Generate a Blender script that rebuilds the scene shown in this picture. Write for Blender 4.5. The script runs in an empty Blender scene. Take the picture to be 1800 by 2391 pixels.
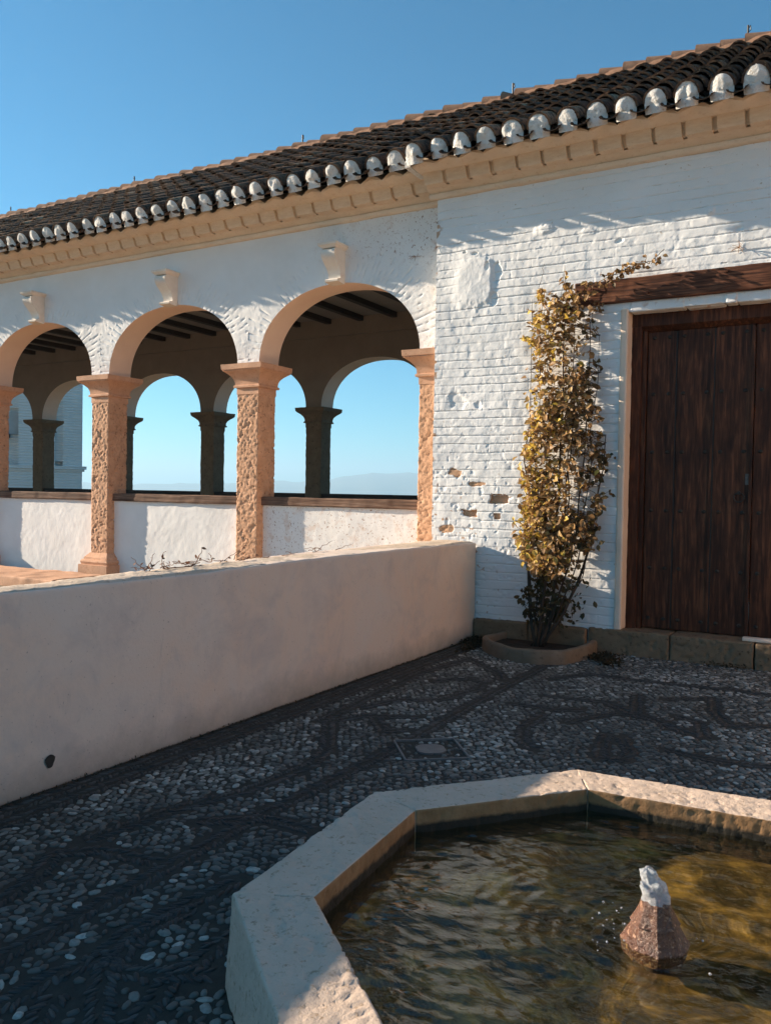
import bpy, math, random
import numpy as np
from mathutils import Matrix, Vector

# ------------------------------------------------------------------ camera, sky, sun, exposure
sc = bpy.context.scene
COL = sc.collection
cd = bpy.data.cameras.new("camera"); cam = bpy.data.objects.new("camera", cd); COL.objects.link(cam)
X_ = np.array([0.865, -0.027, 0.5]); Y_ = np.array([0.501, 0.013, -0.865]); Z_ = np.array([0.017, 1.0, 0.025])
f_ = 1935.
_y = np.array([2020. - 900, -(1167. - 1195.5), -f_]); _y /= np.linalg.norm(_y)
_x = -np.array([-2500. - 900, -(1090. - 1195.5), -f_]); _x -= _x @ _y / (1) * _y; _x /= np.linalg.norm(_x)
_z = np.cross(_x, _y)
Mw = np.array([_x, _y, _z])                      # rows: world axes in camera space
m4 = Matrix([[*Mw[0], 0], [*Mw[1], 0], [*Mw[2], 0], [0, 0, 0, 1]])
m4.translation = Vector((0, 0, 1.6))
cam.matrix_world = m4
cd.sensor_fit = 'HORIZONTAL'; cd.sensor_width = 36; cd.lens = f_ / 1800 * 36
cd.clip_start = 0.05; cd.clip_end = 60000
sc.camera = cam

SUNV = Vector((1, 0.19, -0.31)).normalized()     # direction the light travels
w = bpy.data.worlds.new("World"); sc.world = w; w.use_nodes = True
nt = w.node_tree
sky = nt.nodes.new('ShaderNodeTexSky'); sky.sky_type = 'NISHITA'; sky.sun_disc = False
sky.sun_elevation = math.asin(-SUNV.z); sky.sun_rotation = math.atan2(-SUNV.x, -SUNV.y)
sky.altitude = 850; sky.air_density = 1.0; sky.dust_density = 0.0; sky.ozone_density = 4.5
bg = nt.nodes['Background']; bg.inputs['Strength'].default_value = 0.050
tint = nt.nodes.new('ShaderNodeMix'); tint.data_type = 'RGBA'; tint.blend_type = 'MULTIPLY'; tint.inputs['Factor'].default_value = 1
tint.inputs['B'].default_value = (.20, 1.0, 1.08, 1)
nt.links.new(sky.outputs[0], tint.inputs['A']); nt.links.new(tint.outputs['Result'], bg.inputs[0])
sl = bpy.data.lights.new("sun", 'SUN'); sl.energy = 5.0; sl.angle = math.radians(0.5); sl.color = (1.0, 0.84, 0.66)
so = bpy.data.objects.new("sun", sl); COL.objects.link(so)
so.rotation_mode = 'QUATERNION'; so.rotation_quaternion = SUNV.to_track_quat('-Z', 'Y'); so.location = (-30, -6, 12)
sc.view_settings.view_transform = 'Standard'; sc.view_settings.look = 'None'
sc.view_settings.exposure = 1.60; sc.view_settings.gamma = 1.0
try:
    sc.cycles.max_bounces = 8; sc.cycles.diffuse_bounces = 4; sc.cycles.transparent_max_bounces = 12
    sc.cycles.sample_clamp_indirect = 4.0
except Exception: pass

# ------------------------------------------------------------------ noise
def _hash(i, j, k, s):
    h = (i * 374761393 + j * 668265263 + k * 2147483647 + s * 974711 + 12345) & 0xffffffff
    h = ((h ^ (h >> 13)) * 1274126177) & 0xffffffff
    h = ((h ^ (h >> 16)) * 2246822519) & 0xffffffff
    return ((h ^ (h >> 15)) & 0xffff) / 65535.0
def vn(p, s=0):
    p = np.asarray(p, float); i = np.floor(p).astype(np.int64); f = p - i; f = f * f * (3 - 2 * f)
    r = 0
    for a in (0, 1):
        for b in (0, 1):
            for c in (0, 1):
                wgt = (f[..., 0] if a else 1 - f[..., 0]) * (f[..., 1] if b else 1 - f[..., 1]) * (f[..., 2] if c else 1 - f[..., 2])
                r = r + wgt * _hash(i[..., 0] + a, i[..., 1] + b, i[..., 2] + c, s)
    return r * 2 - 1
def fbm(p, s=0, o=4):
    p = np.asarray(p, float); r = 0; a = 1.0; t = 0
    for k in range(o):
        r = r + a * vn(p, s + k * 17); t += a; a *= .5; p = p * 2.03 + 7.1
    return r / t
def sstep(a, b, x):
    t = np.clip((x - a) / (b - a), 0, 1); return t * t * (3 - 2 * t)

# ------------------------------------------------------------------ object helpers
def tag(o, label=None, cat=None, group=None, kind=None):
    if label: o['label'] = label
    if cat: o['category'] = cat
    if group: o['group'] = group
    if kind: o['kind'] = kind
    return o
def empty(name, loc, label, cat, group=None):
    o = bpy.data.objects.new(name, None); COL.objects.link(o); o.location = loc; o.empty_display_size = .2
    return tag(o, label, cat, group)
def link(name, me, parent=None):
    """vertices are in world coordinates; a child undoes its ancestors' (pure) translation"""
    o = bpy.data.objects.new(name, me); COL.objects.link(o)
    if parent is not None:
        o.parent = parent
        if parent.type == 'EMPTY': o.matrix_parent_inverse = Matrix.Translation(-Vector(parent.location))
    return o

class MB:
    def __init__(s): s.v = []; s.f = []; s.m = []; s.a = []; s.n = 0
    def add(s, v, faces, mat=0, attr=None):
        v = np.asarray(v, float).reshape(-1, 3)
        for q in faces: s.f.append(np.asarray(q, np.int64) + s.n); s.m.append(np.full(len(q), mat))
        s.v.append(v); s.n += len(v)
        s.a.append(np.zeros(len(v)) if attr is None else np.broadcast_to(np.asarray(attr, float), (len(v),)))
    def poly(s, v, f, mat=0, attr=None):          # f: list of index tuples, mixed sizes
        d = {}
        for t in f: d.setdefault(len(t), []).append(t)
        s.add(v, [np.array(x) for x in d.values()], mat, attr)
    def box(s, x0, x1, y0, y1, z0, z1, mat=0, attr=None):
        v = [(x, y, z) for z in (z0, z1) for y in (y0, y1) for x in (x0, x1)]
        s.poly(v, [(0, 2, 3, 1), (4, 5, 7, 6), (0, 1, 5, 4), (2, 6, 7, 3), (0, 4, 6, 2), (1, 3, 7, 5)], mat, attr)
    def tube(s, pts, rad, n=6, mat=0, attr=None):
        pts = np.asarray(pts, float); k = len(pts); rad = np.broadcast_to(np.asarray(rad, float), (k,))
        t = np.gradient(pts, axis=0); t /= np.linalg.norm(t, axis=1)[:, None] + 1e-9
        up = np.where(np.abs(t[:, 2:3]) > .9, np.array([[1., 0, 0]]), np.array([[0, 0, 1.]]))
        a = np.cross(t, up); a /= np.linalg.norm(a, axis=1)[:, None] + 1e-9; b = np.cross(t, a)
        an = np.arange(n) * 2 * np.pi / n
        v = pts[:, None, :] + rad[:, None, None] * (np.cos(an)[None, :, None] * a[:, None, :] + np.sin(an)[None, :, None] * b[:, None, :])
        i, j = np.meshgrid(np.arange(k - 1), np.arange(n), indexing='ij'); j2 = (j + 1) % n
        q = np.stack([i * n + j, i * n + j2, (i + 1) * n + j2, (i + 1) * n + j], -1).reshape(-1, 4)
        s.add(v.reshape(-1, 3), [q, np.array([list(range(n))[::-1]]), np.array([list(range((k - 1) * n, k * n))])], mat, attr)
    def grid(s, P, mat=0, attr=None, flip=False, wrap=False):
        a, b = P.shape[:2]
        i, j = np.meshgrid(np.arange(a - 1), np.arange(b if wrap else b - 1), indexing='ij'); j2 = (j + 1) % b
        q = np.stack([i * b + j, (i + 1) * b + j, (i + 1) * b + j2, i * b + j2], -1).reshape(-1, 4)
        if flip: q = q[:, ::-1]
        s.add(P.reshape(-1, 3), [q], mat, None if attr is None else np.asarray(attr).reshape(-1))
    def prism(s, prof, x0, x1, mat=0, attr=None):  # profile (y,z) extruded along x
        n = len(prof); v = [(x0, y, z) for y, z in prof] + [(x1, y, z) for y, z in prof]
        f = [(i, (i + 1) % n, n + (i + 1) % n, n + i) for i in range(n)] + [tuple(range(n))[::-1], tuple(range(n, 2 * n))]
        s.poly(v, f, mat, attr)
    def build(s, name, mats, parent=None, smooth=False, angle=None):
        v = np.concatenate(s.v); me = bpy.data.meshes.new(name)
        me.vertices.add(len(v)); me.vertices.foreach_set("co", v.ravel())
        cnt = np.concatenate([np.full(len(q), q.shape[1]) for q in s.f]) if s.f else np.zeros(0, int)
        li = np.concatenate([q.ravel() for q in s.f])
        me.loops.add(len(li)); me.loops.foreach_set("vertex_index", li.astype(np.int32))
        st = np.concatenate([[0], np.cumsum(cnt)[:-1]])
        me.polygons.add(len(cnt)); me.polygons.foreach_set("loop_start", st.astype(np.int32))
        try: me.polygons.foreach_set("loop_total", cnt.astype(np.int32))
        except Exception: pass
        me.polygons.foreach_set("material_index", np.concatenate(s.m).astype(np.int32))
        me.polygons.foreach_set("use_smooth", np.full(len(cnt), bool(smooth)))
        at = me.attributes.new("val", 'FLOAT', 'POINT'); at.data.foreach_set("value", np.concatenate(s.a).astype(np.float32))
        for m in (mats if isinstance(mats, (list, tuple)) else [mats]): me.materials.append(m)
        me.update(calc_edges=True); me.validate(clean_customdata=False)
        if angle is not None:
            me.polygons.foreach_set("use_smooth", np.ones(len(me.polygons), bool))
            try: me.set_sharp_from_angle(angle=math.radians(angle))
            except Exception: pass
        return link(name, me, parent)

def rough_box(mb, size, fn, res=.03, r=.01, amp=.004, sc_=12., seed=0, mat=0, pit=0., pitsc=20., big=0., inner=None):
    """box grid with rounded edges, mapped by fn(local coords)->world, displaced along its own normals"""
    L = np.array(size, float) / 2
    for ax in range(3):
        u, v = [k for k in range(3) if k != ax]
        for sg in (-1, 1):
            def ticks(a):
                n = max(2, int(2 * L[a] / res)); t = np.linspace(-L[a], L[a], n + 1)
                return np.unique(np.concatenate([t, [-L[a] + r * .35, L[a] - r * .35, -L[a] + r, L[a] - r]]))
            A, B = np.meshgrid(ticks(u), ticks(v), indexing='ij')
            P = np.zeros(A.shape + (3,)); P[..., ax] = sg * L[ax]; P[..., u] = A; P[..., v] = B
            I = np.clip(P, -(L - r), L - r); D = P - I; n = np.linalg.norm(D, axis=-1, keepdims=True) + 1e-9
            N = D / n; P = I + N * r
            W = fn(P); q = W * sc_
            d = fbm(q, seed, 4) * amp + big * fbm(W * 3.1, seed + 5, 2)
            if pit:
                t = fbm(W * pitsc, seed + 9, 3); d = d - pit * sstep(.18, .42, t)
            W2 = fn(P + N * d[..., None])
            fl = (sg > 0) != (ax == 1)
            mb.grid(W2, inner if (inner is not None and ax == 0 and sg < 0) else mat, attr=d / (amp + pit + big + 1e-9), flip=not fl)
def shift(c, rz=0, sx=None):
    c = np.array(c, float); ca, sa = math.cos(rz), math.sin(rz)
    def fn(P): return np.stack([c[0] + ca * P[..., 0] - sa * P[..., 1], c[1] + sa * P[..., 0] + ca * P[..., 1], c[2] + P[..., 2]], -1)
    return fn

# ------------------------------------------------------------------ materials
class NM:
    def __init__(s, name, rough=.85, spec=.3):
        s.mat = bpy.data.materials.new(name); s.mat.use_nodes = True; s.t = s.mat.node_tree
        s.b = s.t.nodes['Principled BSDF']; s.b.inputs['Roughness'].default_value = rough
        s.b.inputs['Specular IOR Level'].default_value = spec
        s.tc = s.t.nodes.new('ShaderNodeTexCoord')
    def N(s, k, **kw):
        n = s.t.nodes.new(k)
        for a, b in kw.items(): setattr(n, a, b)
        return n
    def L(s, a, b): s.t.links.new(a, b)
    def noise(s, scale, detail=5, rough=.6, dist=0., stretch=None):
        n = s.N('ShaderNodeTexNoise'); n.inputs['Scale'].default_value = scale; n.inputs['Detail'].default_value = detail
        n.inputs['Roughness'].default_value = rough; n.inputs['Distortion'].default_value = dist
        if stretch:
            m = s.N('ShaderNodeMapping'); m.inputs['Scale'].default_value = stretch; s.L(s.tc.outputs['Object'], m.inputs[0]); s.L(m.outputs[0], n.inputs['Vector'])
        else: s.L(s.tc.outputs['Object'], n.inputs['Vector'])
        return n.outputs['Fac']
    def vor(s, scale, feat='F1', stretch=None):
        n = s.N('ShaderNodeTexVoronoi', feature=feat); n.inputs['Scale'].default_value = scale
        if stretch:
            m = s.N('ShaderNodeMapping'); m.inputs['Scale'].default_value = stretch; s.L(s.tc.outputs['Object'], m.inputs[0]); s.L(m.outputs[0], n.inputs['Vector'])
        else: s.L(s.tc.outputs['Object'], n.inputs['Vector'])
        return n.outputs['Distance']
    def attr(s):
        n = s.N('ShaderNodeAttribute', attribute_name='val'); return n.outputs['Fac']
    def ramp(s, fac, stops):
        n = s.N('ShaderNodeValToRGB'); e = n.color_ramp.elements
        while len(e) < len(stops): e.new(.5)
        for k, (p, c) in enumerate(stops): e[k].position = p; e[k].color = (*c, 1) if len(c) == 3 else c
        s.L(fac, n.inputs[0]); return n.outputs['Color']
    def mix(s, fac, a, b, mode='MIX'):
        n = s.N('ShaderNodeMix', data_type='RGBA', blend_type=mode)
        for soc, x in ((n.inputs['Factor'], fac), (n.inputs['A'], a), (n.inputs['B'], b)):
            if isinstance(x, (int, float)): soc.default_value = x
            elif isinstance(x, tuple): soc.default_value = (*x, 1)
            else: s.L(x, soc)
        return n.outputs['Result']
    def mr(s, x, a, b, c=0., d=1.):
        n = s.N('ShaderNodeMapRange'); n.inputs[1].default_value = a; n.inputs[2].default_value = b; n.inputs[3].default_value = c; n.inputs[4].default_value = d
        s.L(x, n.inputs[0]); return n.outputs[0]
    def base(s, c):
        if isinstance(c, tuple): s.b.inputs['Base Color'].default_value = (*c, 1)
        else: s.L(c, s.b.inputs['Base Color'])
        return s
    def bump(s, h, strength=.5, dist=.01):
        n = s.N('ShaderNodeBump'); n.inputs['Strength'].default_value = strength; n.inputs['Distance'].default_value = dist
        s.L(h, n.inputs['Height'])
        if s.b.inputs['Normal'].is_linked: s.L(s.b.inputs['Normal'].links[0].from_socket, n.inputs['Normal'])
        s.L(n.outputs[0], s.b.inputs['Normal']); return s

def white_mat():
    m = NM('whitewash', .9, .2)
    c = m.mix(m.mr(m.noise(1.3, 4), .35, .7), (.80, .79, .765), (.74, .725, .69))
    c = m.mix(m.mr(m.noise(28, 3), .66, .74), c, (.55, .46, .36))
    brick = m.mix(m.noise(14, 4), (.42, .22, .12), (.58, .38, .24))
    c = m.mix(m.mr(m.attr(), .25, .6), c, brick)
    m.base(c); m.bump(m.noise(60, 6), .35, .006); m.bump(m.noise(9, 4), .25, .01); return m.mat
def speck_mat():     # stucco with dark lichen specks (parapet, frieze near the joint)
    m = NM('whitewash_speckled', .9, .2)
    c = m.mix(m.mr(m.noise(1.6, 4), .35, .7), (.80, .785, .755), (.74, .715, .675))
    mask = m.mr(m.attr(), 0., 1.)
    v = m.mr(m.noise(34, 3, .7, .6), .60, .66)
    mm = m.N('ShaderNodeMath', operation='MULTIPLY'); m.L(v, mm.inputs[0]); m.L(mask, mm.inputs[1])
    c = m.mix(mm.outputs[0], c, (.32, .19, .12))
    v2 = m.mr(m.noise(6, 3), .56, .66); m2 = m.N('ShaderNodeMath', operation='MULTIPLY'); m.L(v2, m2.inputs[0]); m.L(mask, m2.inputs[1])
    m3 = m.N('ShaderNodeMath', operation='MULTIPLY'); m.L(m2.outputs[0], m3.inputs[0]); m3.inputs[1].default_value = .45
    c = m.mix(m3.outputs[0], c, (.58, .42, .32))
    m.base(c); m.bump(m.noise(55, 6), .35, .006); m.bump(m.noise(9, 4), .2, .01); return m.mat
def simple(name, c1, c2, sc1=6, rough=.85, bs=40, bst=.4, bd=.006, spec=.3, c3=None, st=None):
    m = NM(name, rough, spec); c = m.mix(m.mr(m.noise(sc1, 5, .6, 0, st), .3, .7), c1, c2)
    if c3: c = m.mix(m.mr(m.noise(sc1 * 3.7, 4, .7, 0, st), .56, .7), c, c3)
    m.base(c); m.bump(m.noise(bs, 6, .65, 0, st), bst, bd); return m.mat
def stone_mat(name, c1, c2, pitc, rough=.9, sc1=7, pits=22):
    m = NM(name, rough, .2); c = m.mix(m.mr(m.noise(sc1, 6, .65), .3, .7), c1, c2)
    c = m.mix(m.mr(m.noise(pits, 5, .7), .56, .70), c, pitc)
    m.base(c); m.bump(m.noise(70, 6, .7), .6, .008); m.bump(m.noise(pits, 5, .7), -.5, .012); return m.mat

WHITE = white_mat(); SPECK = speck_mat()
OCHRE = simple('ochre_plaster', (.80, .66, .50), (.72, .57, .42), 5, .9, 50, .4, .004, c3=(.66, .50, .34), st=(1, 1, 3))
OCHRE_BRICK = simple('ochre_brick', (.80, .64, .47), (.70, .53, .37), 9, .9, 60, .5, .004, c3=(.66, .46, .28), st=(1, 1, 5))
CREAM = simple('cream_plaster', (.82, .66, .52), (.74, .58, .44), 4, .9, 40, .35, .005)
TUFF = stone_mat('porous_stone', (.66, .39, .24), (.52, .29, .17), (.20, .095, .05))
CAPST = simple('capital_stone', (.64, .37, .23), (.54, .30, .18), 8, .85, 50, .4, .005, c3=(.42, .19, .09))
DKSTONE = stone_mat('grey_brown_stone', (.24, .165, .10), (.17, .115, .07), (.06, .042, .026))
SOFFIT = simple('soffit_plaster', (.86, .64, .48), (.80, .58, .43), 3, .9, 30, .25, .005)
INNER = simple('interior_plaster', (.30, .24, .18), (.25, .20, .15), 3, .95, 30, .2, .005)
def low_mat():
    m = NM('beige_render', .92, .2)
    c = m.mix(m.mr(m.noise(.9, 5, .65, .5), .36, .64), (.75, .63, .53), (.80, .60, .46))
    c = m.mix(m.mr(m.noise(2.6, 5, .7, .4), .48, .70, 0, .7), c, (.60, .50, .44))
    c = m.mix(m.mr(m.noise(70, 2, .5), .70, .74, 0, .6), c, (.30, .22, .18))
    c = m.mix(m.mr(m.noise(5, 6, .8, 1.5, (1, 1, .35)), .60, .74, 0, .45), c, (.50, .41, .35))
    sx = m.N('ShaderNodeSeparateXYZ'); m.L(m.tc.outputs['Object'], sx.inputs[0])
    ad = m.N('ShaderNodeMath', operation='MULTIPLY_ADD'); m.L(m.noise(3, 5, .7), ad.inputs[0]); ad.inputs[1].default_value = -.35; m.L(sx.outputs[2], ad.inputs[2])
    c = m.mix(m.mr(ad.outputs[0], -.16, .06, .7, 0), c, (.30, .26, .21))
    m.base(c); m.bump(m.noise(50, 6, .65), .5, .005); m.bump(m.noise(6, 4, .6), .3, .012); return m.mat
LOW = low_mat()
LOWTOP = simple('worn_render_top', (.66, .54, .42), (.55, .42, .30), 6, .95, 30, .7, .01, c3=(.42, .29, .2))
DARKWOOD = simple('dark_beam_wood', (.030, .022, .017), (.05, .035, .025), 8, .7, 60, .5, .006)
def wood(name, c1, c2, c3, stretch, rough=.55):
    m = NM(name, rough, .18)
    n = m.noise(7, 6, .6, .4, stretch); c = m.ramp(n, [(.3, c1), (.5, c2), (.72, c3)])
    c = m.mix(m.mr(m.noise(2.2, 3), .4, .7, 0, .6), c, c1)
    m.base(c); m.bump(n, .5, .004); m.bump(m.noise(24, 5, .6, .2, stretch), .5, .003); return m.mat
DOORW = wood('door_wood', (.024, .009, .005), (.080, .027, .012), (.21, .072, .030), (5, 5, .45))
LINTW = wood('lintel_wood', (.022, .009, .006), (.11, .042, .022), (.28, .115, .058), (.35, 3, 7), .7)
SILLW = wood('weathered_wood', (.05, .03, .022), (.18, .105, .07), (.36, .24, .17), (.3, 3, 9), .85)
IRON = simple('dark_iron', (.02, .018, .016), (.035, .028, .022), 30, .5, 80, .3, .002)
def tile_mat(name, st):
    m = NM(name, .92, .15); at = m.attr()
    c = m.ramp(at, st)
    li = m.mr(m.noise(16, 5, .7), .47, .62); c = m.mix(li, c, (.030, .025, .021))
    c = m.mix(m.mr(m.noise(38, 4, .7), .60, .68), c, (.30, .23, .15))
    m.base(c); m.bump(m.noise(45, 6, .7), .8, .012); return m.mat
TILE = tile_mat('old_roof_tile', [(0, (.05, .034, .024)), (.4, (.16, .085, .048)), (.75, (.28, .15, .08)), (1, (.42, .28, .17))])
RIDGE = simple('ridge_tile', (.36, .20, .12), (.22, .115, .065), 9, .9, 40, .6, .01, c3=(.18, .11, .07))
PLUG = simple('white_mortar', (.82, .80, .76), (.70, .67, .61), 9, .95, 55, 1., .014, .1, c3=(.50, .43, .34))
RIMST = stone_mat('limestone_rim', (.68, .52, .40), (.58, .44, .33), (.36, .25, .16), sc1=5, pits=38)
STm = NM('brown_inner_stone', .6, .4)  # inner rim faces: brown, with a dark wet band near the water
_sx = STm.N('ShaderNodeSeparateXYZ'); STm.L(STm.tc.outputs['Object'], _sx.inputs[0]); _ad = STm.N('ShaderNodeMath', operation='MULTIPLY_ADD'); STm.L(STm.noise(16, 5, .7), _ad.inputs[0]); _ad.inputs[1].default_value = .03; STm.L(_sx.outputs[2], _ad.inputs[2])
STm.base(STm.mix(STm.mr(_ad.outputs[0], .246, .262), (.022, .017, .009), STm.mix(STm.mr(STm.noise(9, 6, .7), .35, .65), (.34, .19, .085), (.22, .115, .045)))); STm.bump(STm.noise(40, 6, .7), .7, .008); INNERST = STm.mat
PBL = NM('pale_pebble', .6, .35); PBL.base(PBL.mix(PBL.noise(60, 4), PBL.ramp(PBL.attr(), [(0, (.045, .044, .037)), (.40, (.12, .115, .098)), (.75, (.33, .315, .27)), (1, (.72, .70, .62))]), (.10, .095, .085))); PBL.bump(PBL.noise(120, 4), .3, .002)
PBD = NM('dark_pebble', .6, .35); PBD.base(PBD.ramp(PBD.attr(), [(0, (.022, .023, .022)), (.7, (.048, .048, .045)), (1, (.085, .082, .075))])); PBD.bump(PBD.noise(120, 4), .3, .002)
MORTAR = simple('dark_mortar', (.040, .036, .030), (.062, .056, .046), 20, .95, 90, .6, .006)
SOIL = simple('dark_soil', (.030, .021, .014), (.055, .038, .024), 14, 1., 60, 1., .02)
SAND = simple('dry_earth', (.20, .14, .08), (.16, .11, .06), 2.5, .95, 30, .5, .01)

# ------------------------------------------------------------------ distant land (polar sheet), flat near the courtyard, dropping to a plain, then mountains
def land():
    rad = [0.01, 12, 30, 60, 110, 250, 600, 1500, 3500, 6000, 7600, 8200, 8700, 9200, 10500, 12500]
    nang = 720
    tabA = [-180, -60, 10, 20, 25, 28, 30.7, 31.6, 33, 34, 36, 37.7, 39.2, 42.6, 46.9, 52, 60, 80, 120, 180]
    tabS = [.015, .02, .020, .024, .0235, .0233, .022, .0212, .0171, .0132, .0100, .0110, .0080, .0063, .0039, .005, .009, .012, .015, .015]
    base = {0.01: -.25, 12: -.25, 30: -.25, 60: -9, 110: -30, 250: -70, 600: -120}
    P = np.zeros((len(rad), nang, 3))
    for k, r in enumerate(rad):
        for j in range(nang):
            a = j * 360 / nang; aa = a if a <= 180 else a - 360
            s_ = np.interp(aa, tabA, tabS) + .0006 * math.sin(aa * 2.9) + .0004 * math.sin(aa * 7.3 + 1)
            top = 1.6 + s_ * 9200
            z = base.get(r, -150)
            if r == 7600: z = -150 + .25 * (top + 150) * (.5 + .5 * math.sin(aa * 1.7))
            if r == 8200: z = -150 + .55 * (top + 150)
            if r == 8700: z = -150 + .82 * (top + 150)
            if r == 9200: z = top
            if r == 10500: z = top * .6 - 40
            ar = math.radians(a)
            P[k, j] = (-math.sin(ar) * r, math.cos(ar) * r, z)
    mb = MB(); mb.grid(P, wrap=True)
    g = simple('distant_land', (.10, .11, .07), (.17, .15, .10), .002, .95, .01, .2, 1)
    tag(mb.build('hills', g, smooth=True), kind='structure')
land()

def gsheet(name, x0, x1, y0, y1, z, m):
    mb = MB(); mb.poly([(x0, y0, z), (x1, y0, z), (x1, y1, z), (x0, y1, z)], [(0, 1, 2, 3)])
    return tag(mb.build(name, m), kind='structure')
gsheet('courtyard_floor', -3.75, 6, -6, 8.45, 0.0, MORTAR)
# garden terrace between the low wall and the arcade
mb = MB(); mb.box(-26, -3.9, -14, 8.72, -.3, .2); tag(mb.build('garden_ground', SAND), kind='structure')
mb = MB(); mb.box(-26, -4.3, 8.78, 13.7, -.3, .3); tag(mb.build('gallery_floor', CREAM), kind='structure')

# unseen block added to bounce warm sunlight on to the low wall and columns
mb = MB(); mb.box(4.0, 9.0, 4.9, 8.3, 0, 3.9); mb.box(3.8, 9.2, 4.7, 8.3, 3.901, 4.1)
mb.box(3.93, 3.999, 6.4, 7.3, 0.05, 2.1, 1)
tag(mb.build('bounce_block', [simple('bounce_ochre', (.74, .47, .28), (.68, .42, .25), 3), simple('bounce_block_brown', (.12, .06, .03), (.09, .045, .025), 5)]), kind='structure')

# ------------------------------------------------------------------ relief functions
def brickrelief(x, z, seed=3, depth=.010, pitch=.093):
    P = np.stack([x * 1.2, z * 1.2, np.zeros_like(x)], -1)
    wob = .012 * fbm(P * 1.6, seed, 3) + .0045 * fbm(P * 9, seed + 1, 3)
    t = (z + wob) / pitch; row = np.floor(t); fr = t - row
    d = np.minimum(fr, 1 - fr) * pitch
    pres = .25 + .75 * sstep(-.15, .3, fbm(np.stack([x * 1.7, row * 3.7, row * 0], -1), seed + 2, 3) + .12)
    crack = -.95 * depth * (1 - sstep(.0015, .0085, d)) * pres
    rh = np.array(_hash(row.astype(np.int64), row.astype(np.int64) * 3, row.astype(np.int64) * 0, seed))
    bx = (x + rh * .3 + .01 * fbm(P * 7, seed + 8, 2)) / .29; bc = np.floor(bx); fx = bx - bc
    dv = np.minimum(fx, 1 - fx) * .29
    pv = sstep(.0, .35, fbm(np.stack([bc * 5.1, row * 3.3, row * 0], -1), seed + 3, 2))
    crack = crack - .20 * depth * (1 - sstep(.002, .010, dv)) * pv
    tilt = .0018 * (_hash(bc.astype(np.int64), row.astype(np.int64), (row * 0).astype(np.int64), seed) - .5)
    return crack + tilt + .0025 * (fr - .5) * -1
def wallrelief(x, z):
    P = np.stack([x, z, np.zeros_like(x)], -1)
    h = brickrelief(x, z)
    h = h + .012 * fbm(P * 2.3, 21, 4) + .0035 * fbm(P * 16, 22, 4)
    low = sstep(2.6, 1.2, z) * sstep(-2.6, -3.9, x)
    h = h - .008 * sstep(.3, .5, fbm(P * 17, 31, 3)) * (.2 + .7 * low)
    # plaster patch, upper left
    pm = np.hypot((x + 3.83) / .30, (z - 3.93) / .42) + .40 * fbm(P * 5.5, 41, 4)
    m = (1 - sstep(.80 - .25 * sstep(-3.6, -3.9, x), .93 + .12 * sstep(-3.6, -3.9, x), pm)) * sstep(-4.22, -3.85, x)
    h = h * (1 - m) + m * (.016 + .005 * fbm(P * 5, 43, 4) + .003 * fbm(P * 22, 44, 3))
    # hollows right of the patch
    for cx_, cz_, a, b in ((-3.52, 4.02, .055, .12), (-3.55, 3.72, .055, .085), (-3.63, 4.08, .03, .06), (-3.90, 4.26, .03, .02), (-3.78, 4.23, .05, .022)):
        q = np.hypot((x - cx_) / a, (z - cz_) / b) + .5 * fbm(P * 11, 45, 3)
        h = h - .022 * (1 - sstep(.75, 1., q))
    # lumps
    for cx_, cz_, a, b, hh in ((-2.995, 4.383, .085, .075, .016), (-2.2, 4.16, .05, .03, -.018), (-1.35, 4.33, .07, .05, .012), (-1.1, 4.12, .06, .03, -.015), (-3.98, 2.62, .11, .12, -.012), (-3.7, 2.55, .05, .07, -.014), (-2.55, 4.30, .12, .05, .008)):
        q = np.hypot((x - cx_) / a, (z - cz_) / b) + .8 * fbm(P * 10, 46, 3)
        h = h + hh * (1 - sstep(.45, 1.05, q))
    # broken-out bricks, lower left
    at = np.zeros_like(x)
    for cx_, cz_, a, b, hh in ((-3.438, 1.540, .125, .050, -.045), (-3.79, 1.375, .095, .042, -.035), (-3.459, 1.350, .042, .035, -.030)):
        q = np.maximum(np.abs((x - cx_) / a), np.abs((z - cz_) / b)) + .35 * fbm(P * 18, 47, 2)
        k = 1 - sstep(.8, 1., q); h = h + hh * k; at = np.maximum(at, k)
    for cx_, cz_, a, b in ((-3.99, 1.83, .13, .055), (-3.72, 1.70, .13, .03), (-4.07, 1.20, .10, .05), (-3.95, 1.02, .25, .03)):
        q = np.hypot((x - cx_) / a, (z - cz_) / b) + .6 * fbm(P * 16, 48, 3)
        k = 1 - sstep(.7, 1.05, q); at = np.maximum(at, k * .75); h = h - .006 * k
    at = np.maximum(at, .6 * sstep(.42, .6, fbm(P * 20, 49, 3)) * low)
    at = np.maximum(at, .6 * sstep(.3, .5, fbm(P * 12, 50, 3)) * sstep(-4.10, -4.25, x))
    return h, at

def relief_sheet(mb, x0, x1, z0, z1, y, res, fn, skirt=.06, mat=0):
    nx = max(2, int((x1 - x0) / res)); nz = max(2, int((z1 - z0) / res))
    X, Z = np.meshgrid(np.linspace(x0, x1, nx + 1), np.linspace(z0, z1, nz + 1), indexing='ij')
    h, at = fn(X, Z)
    P = np.stack([X, y - h, Z], -1)
    mb.grid(P, mat, at)
    for e, ea in ((P[0], at[0]), (P[-1], at[-1]), (P[:, 0], at[:, 0]), (P[:, -1], at[:, -1])):
        q = e.copy(); q[:, 1] = y + skirt
        mb.grid(np.stack([e, q], 0), mat, np.stack([ea, ea], 0))

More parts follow.
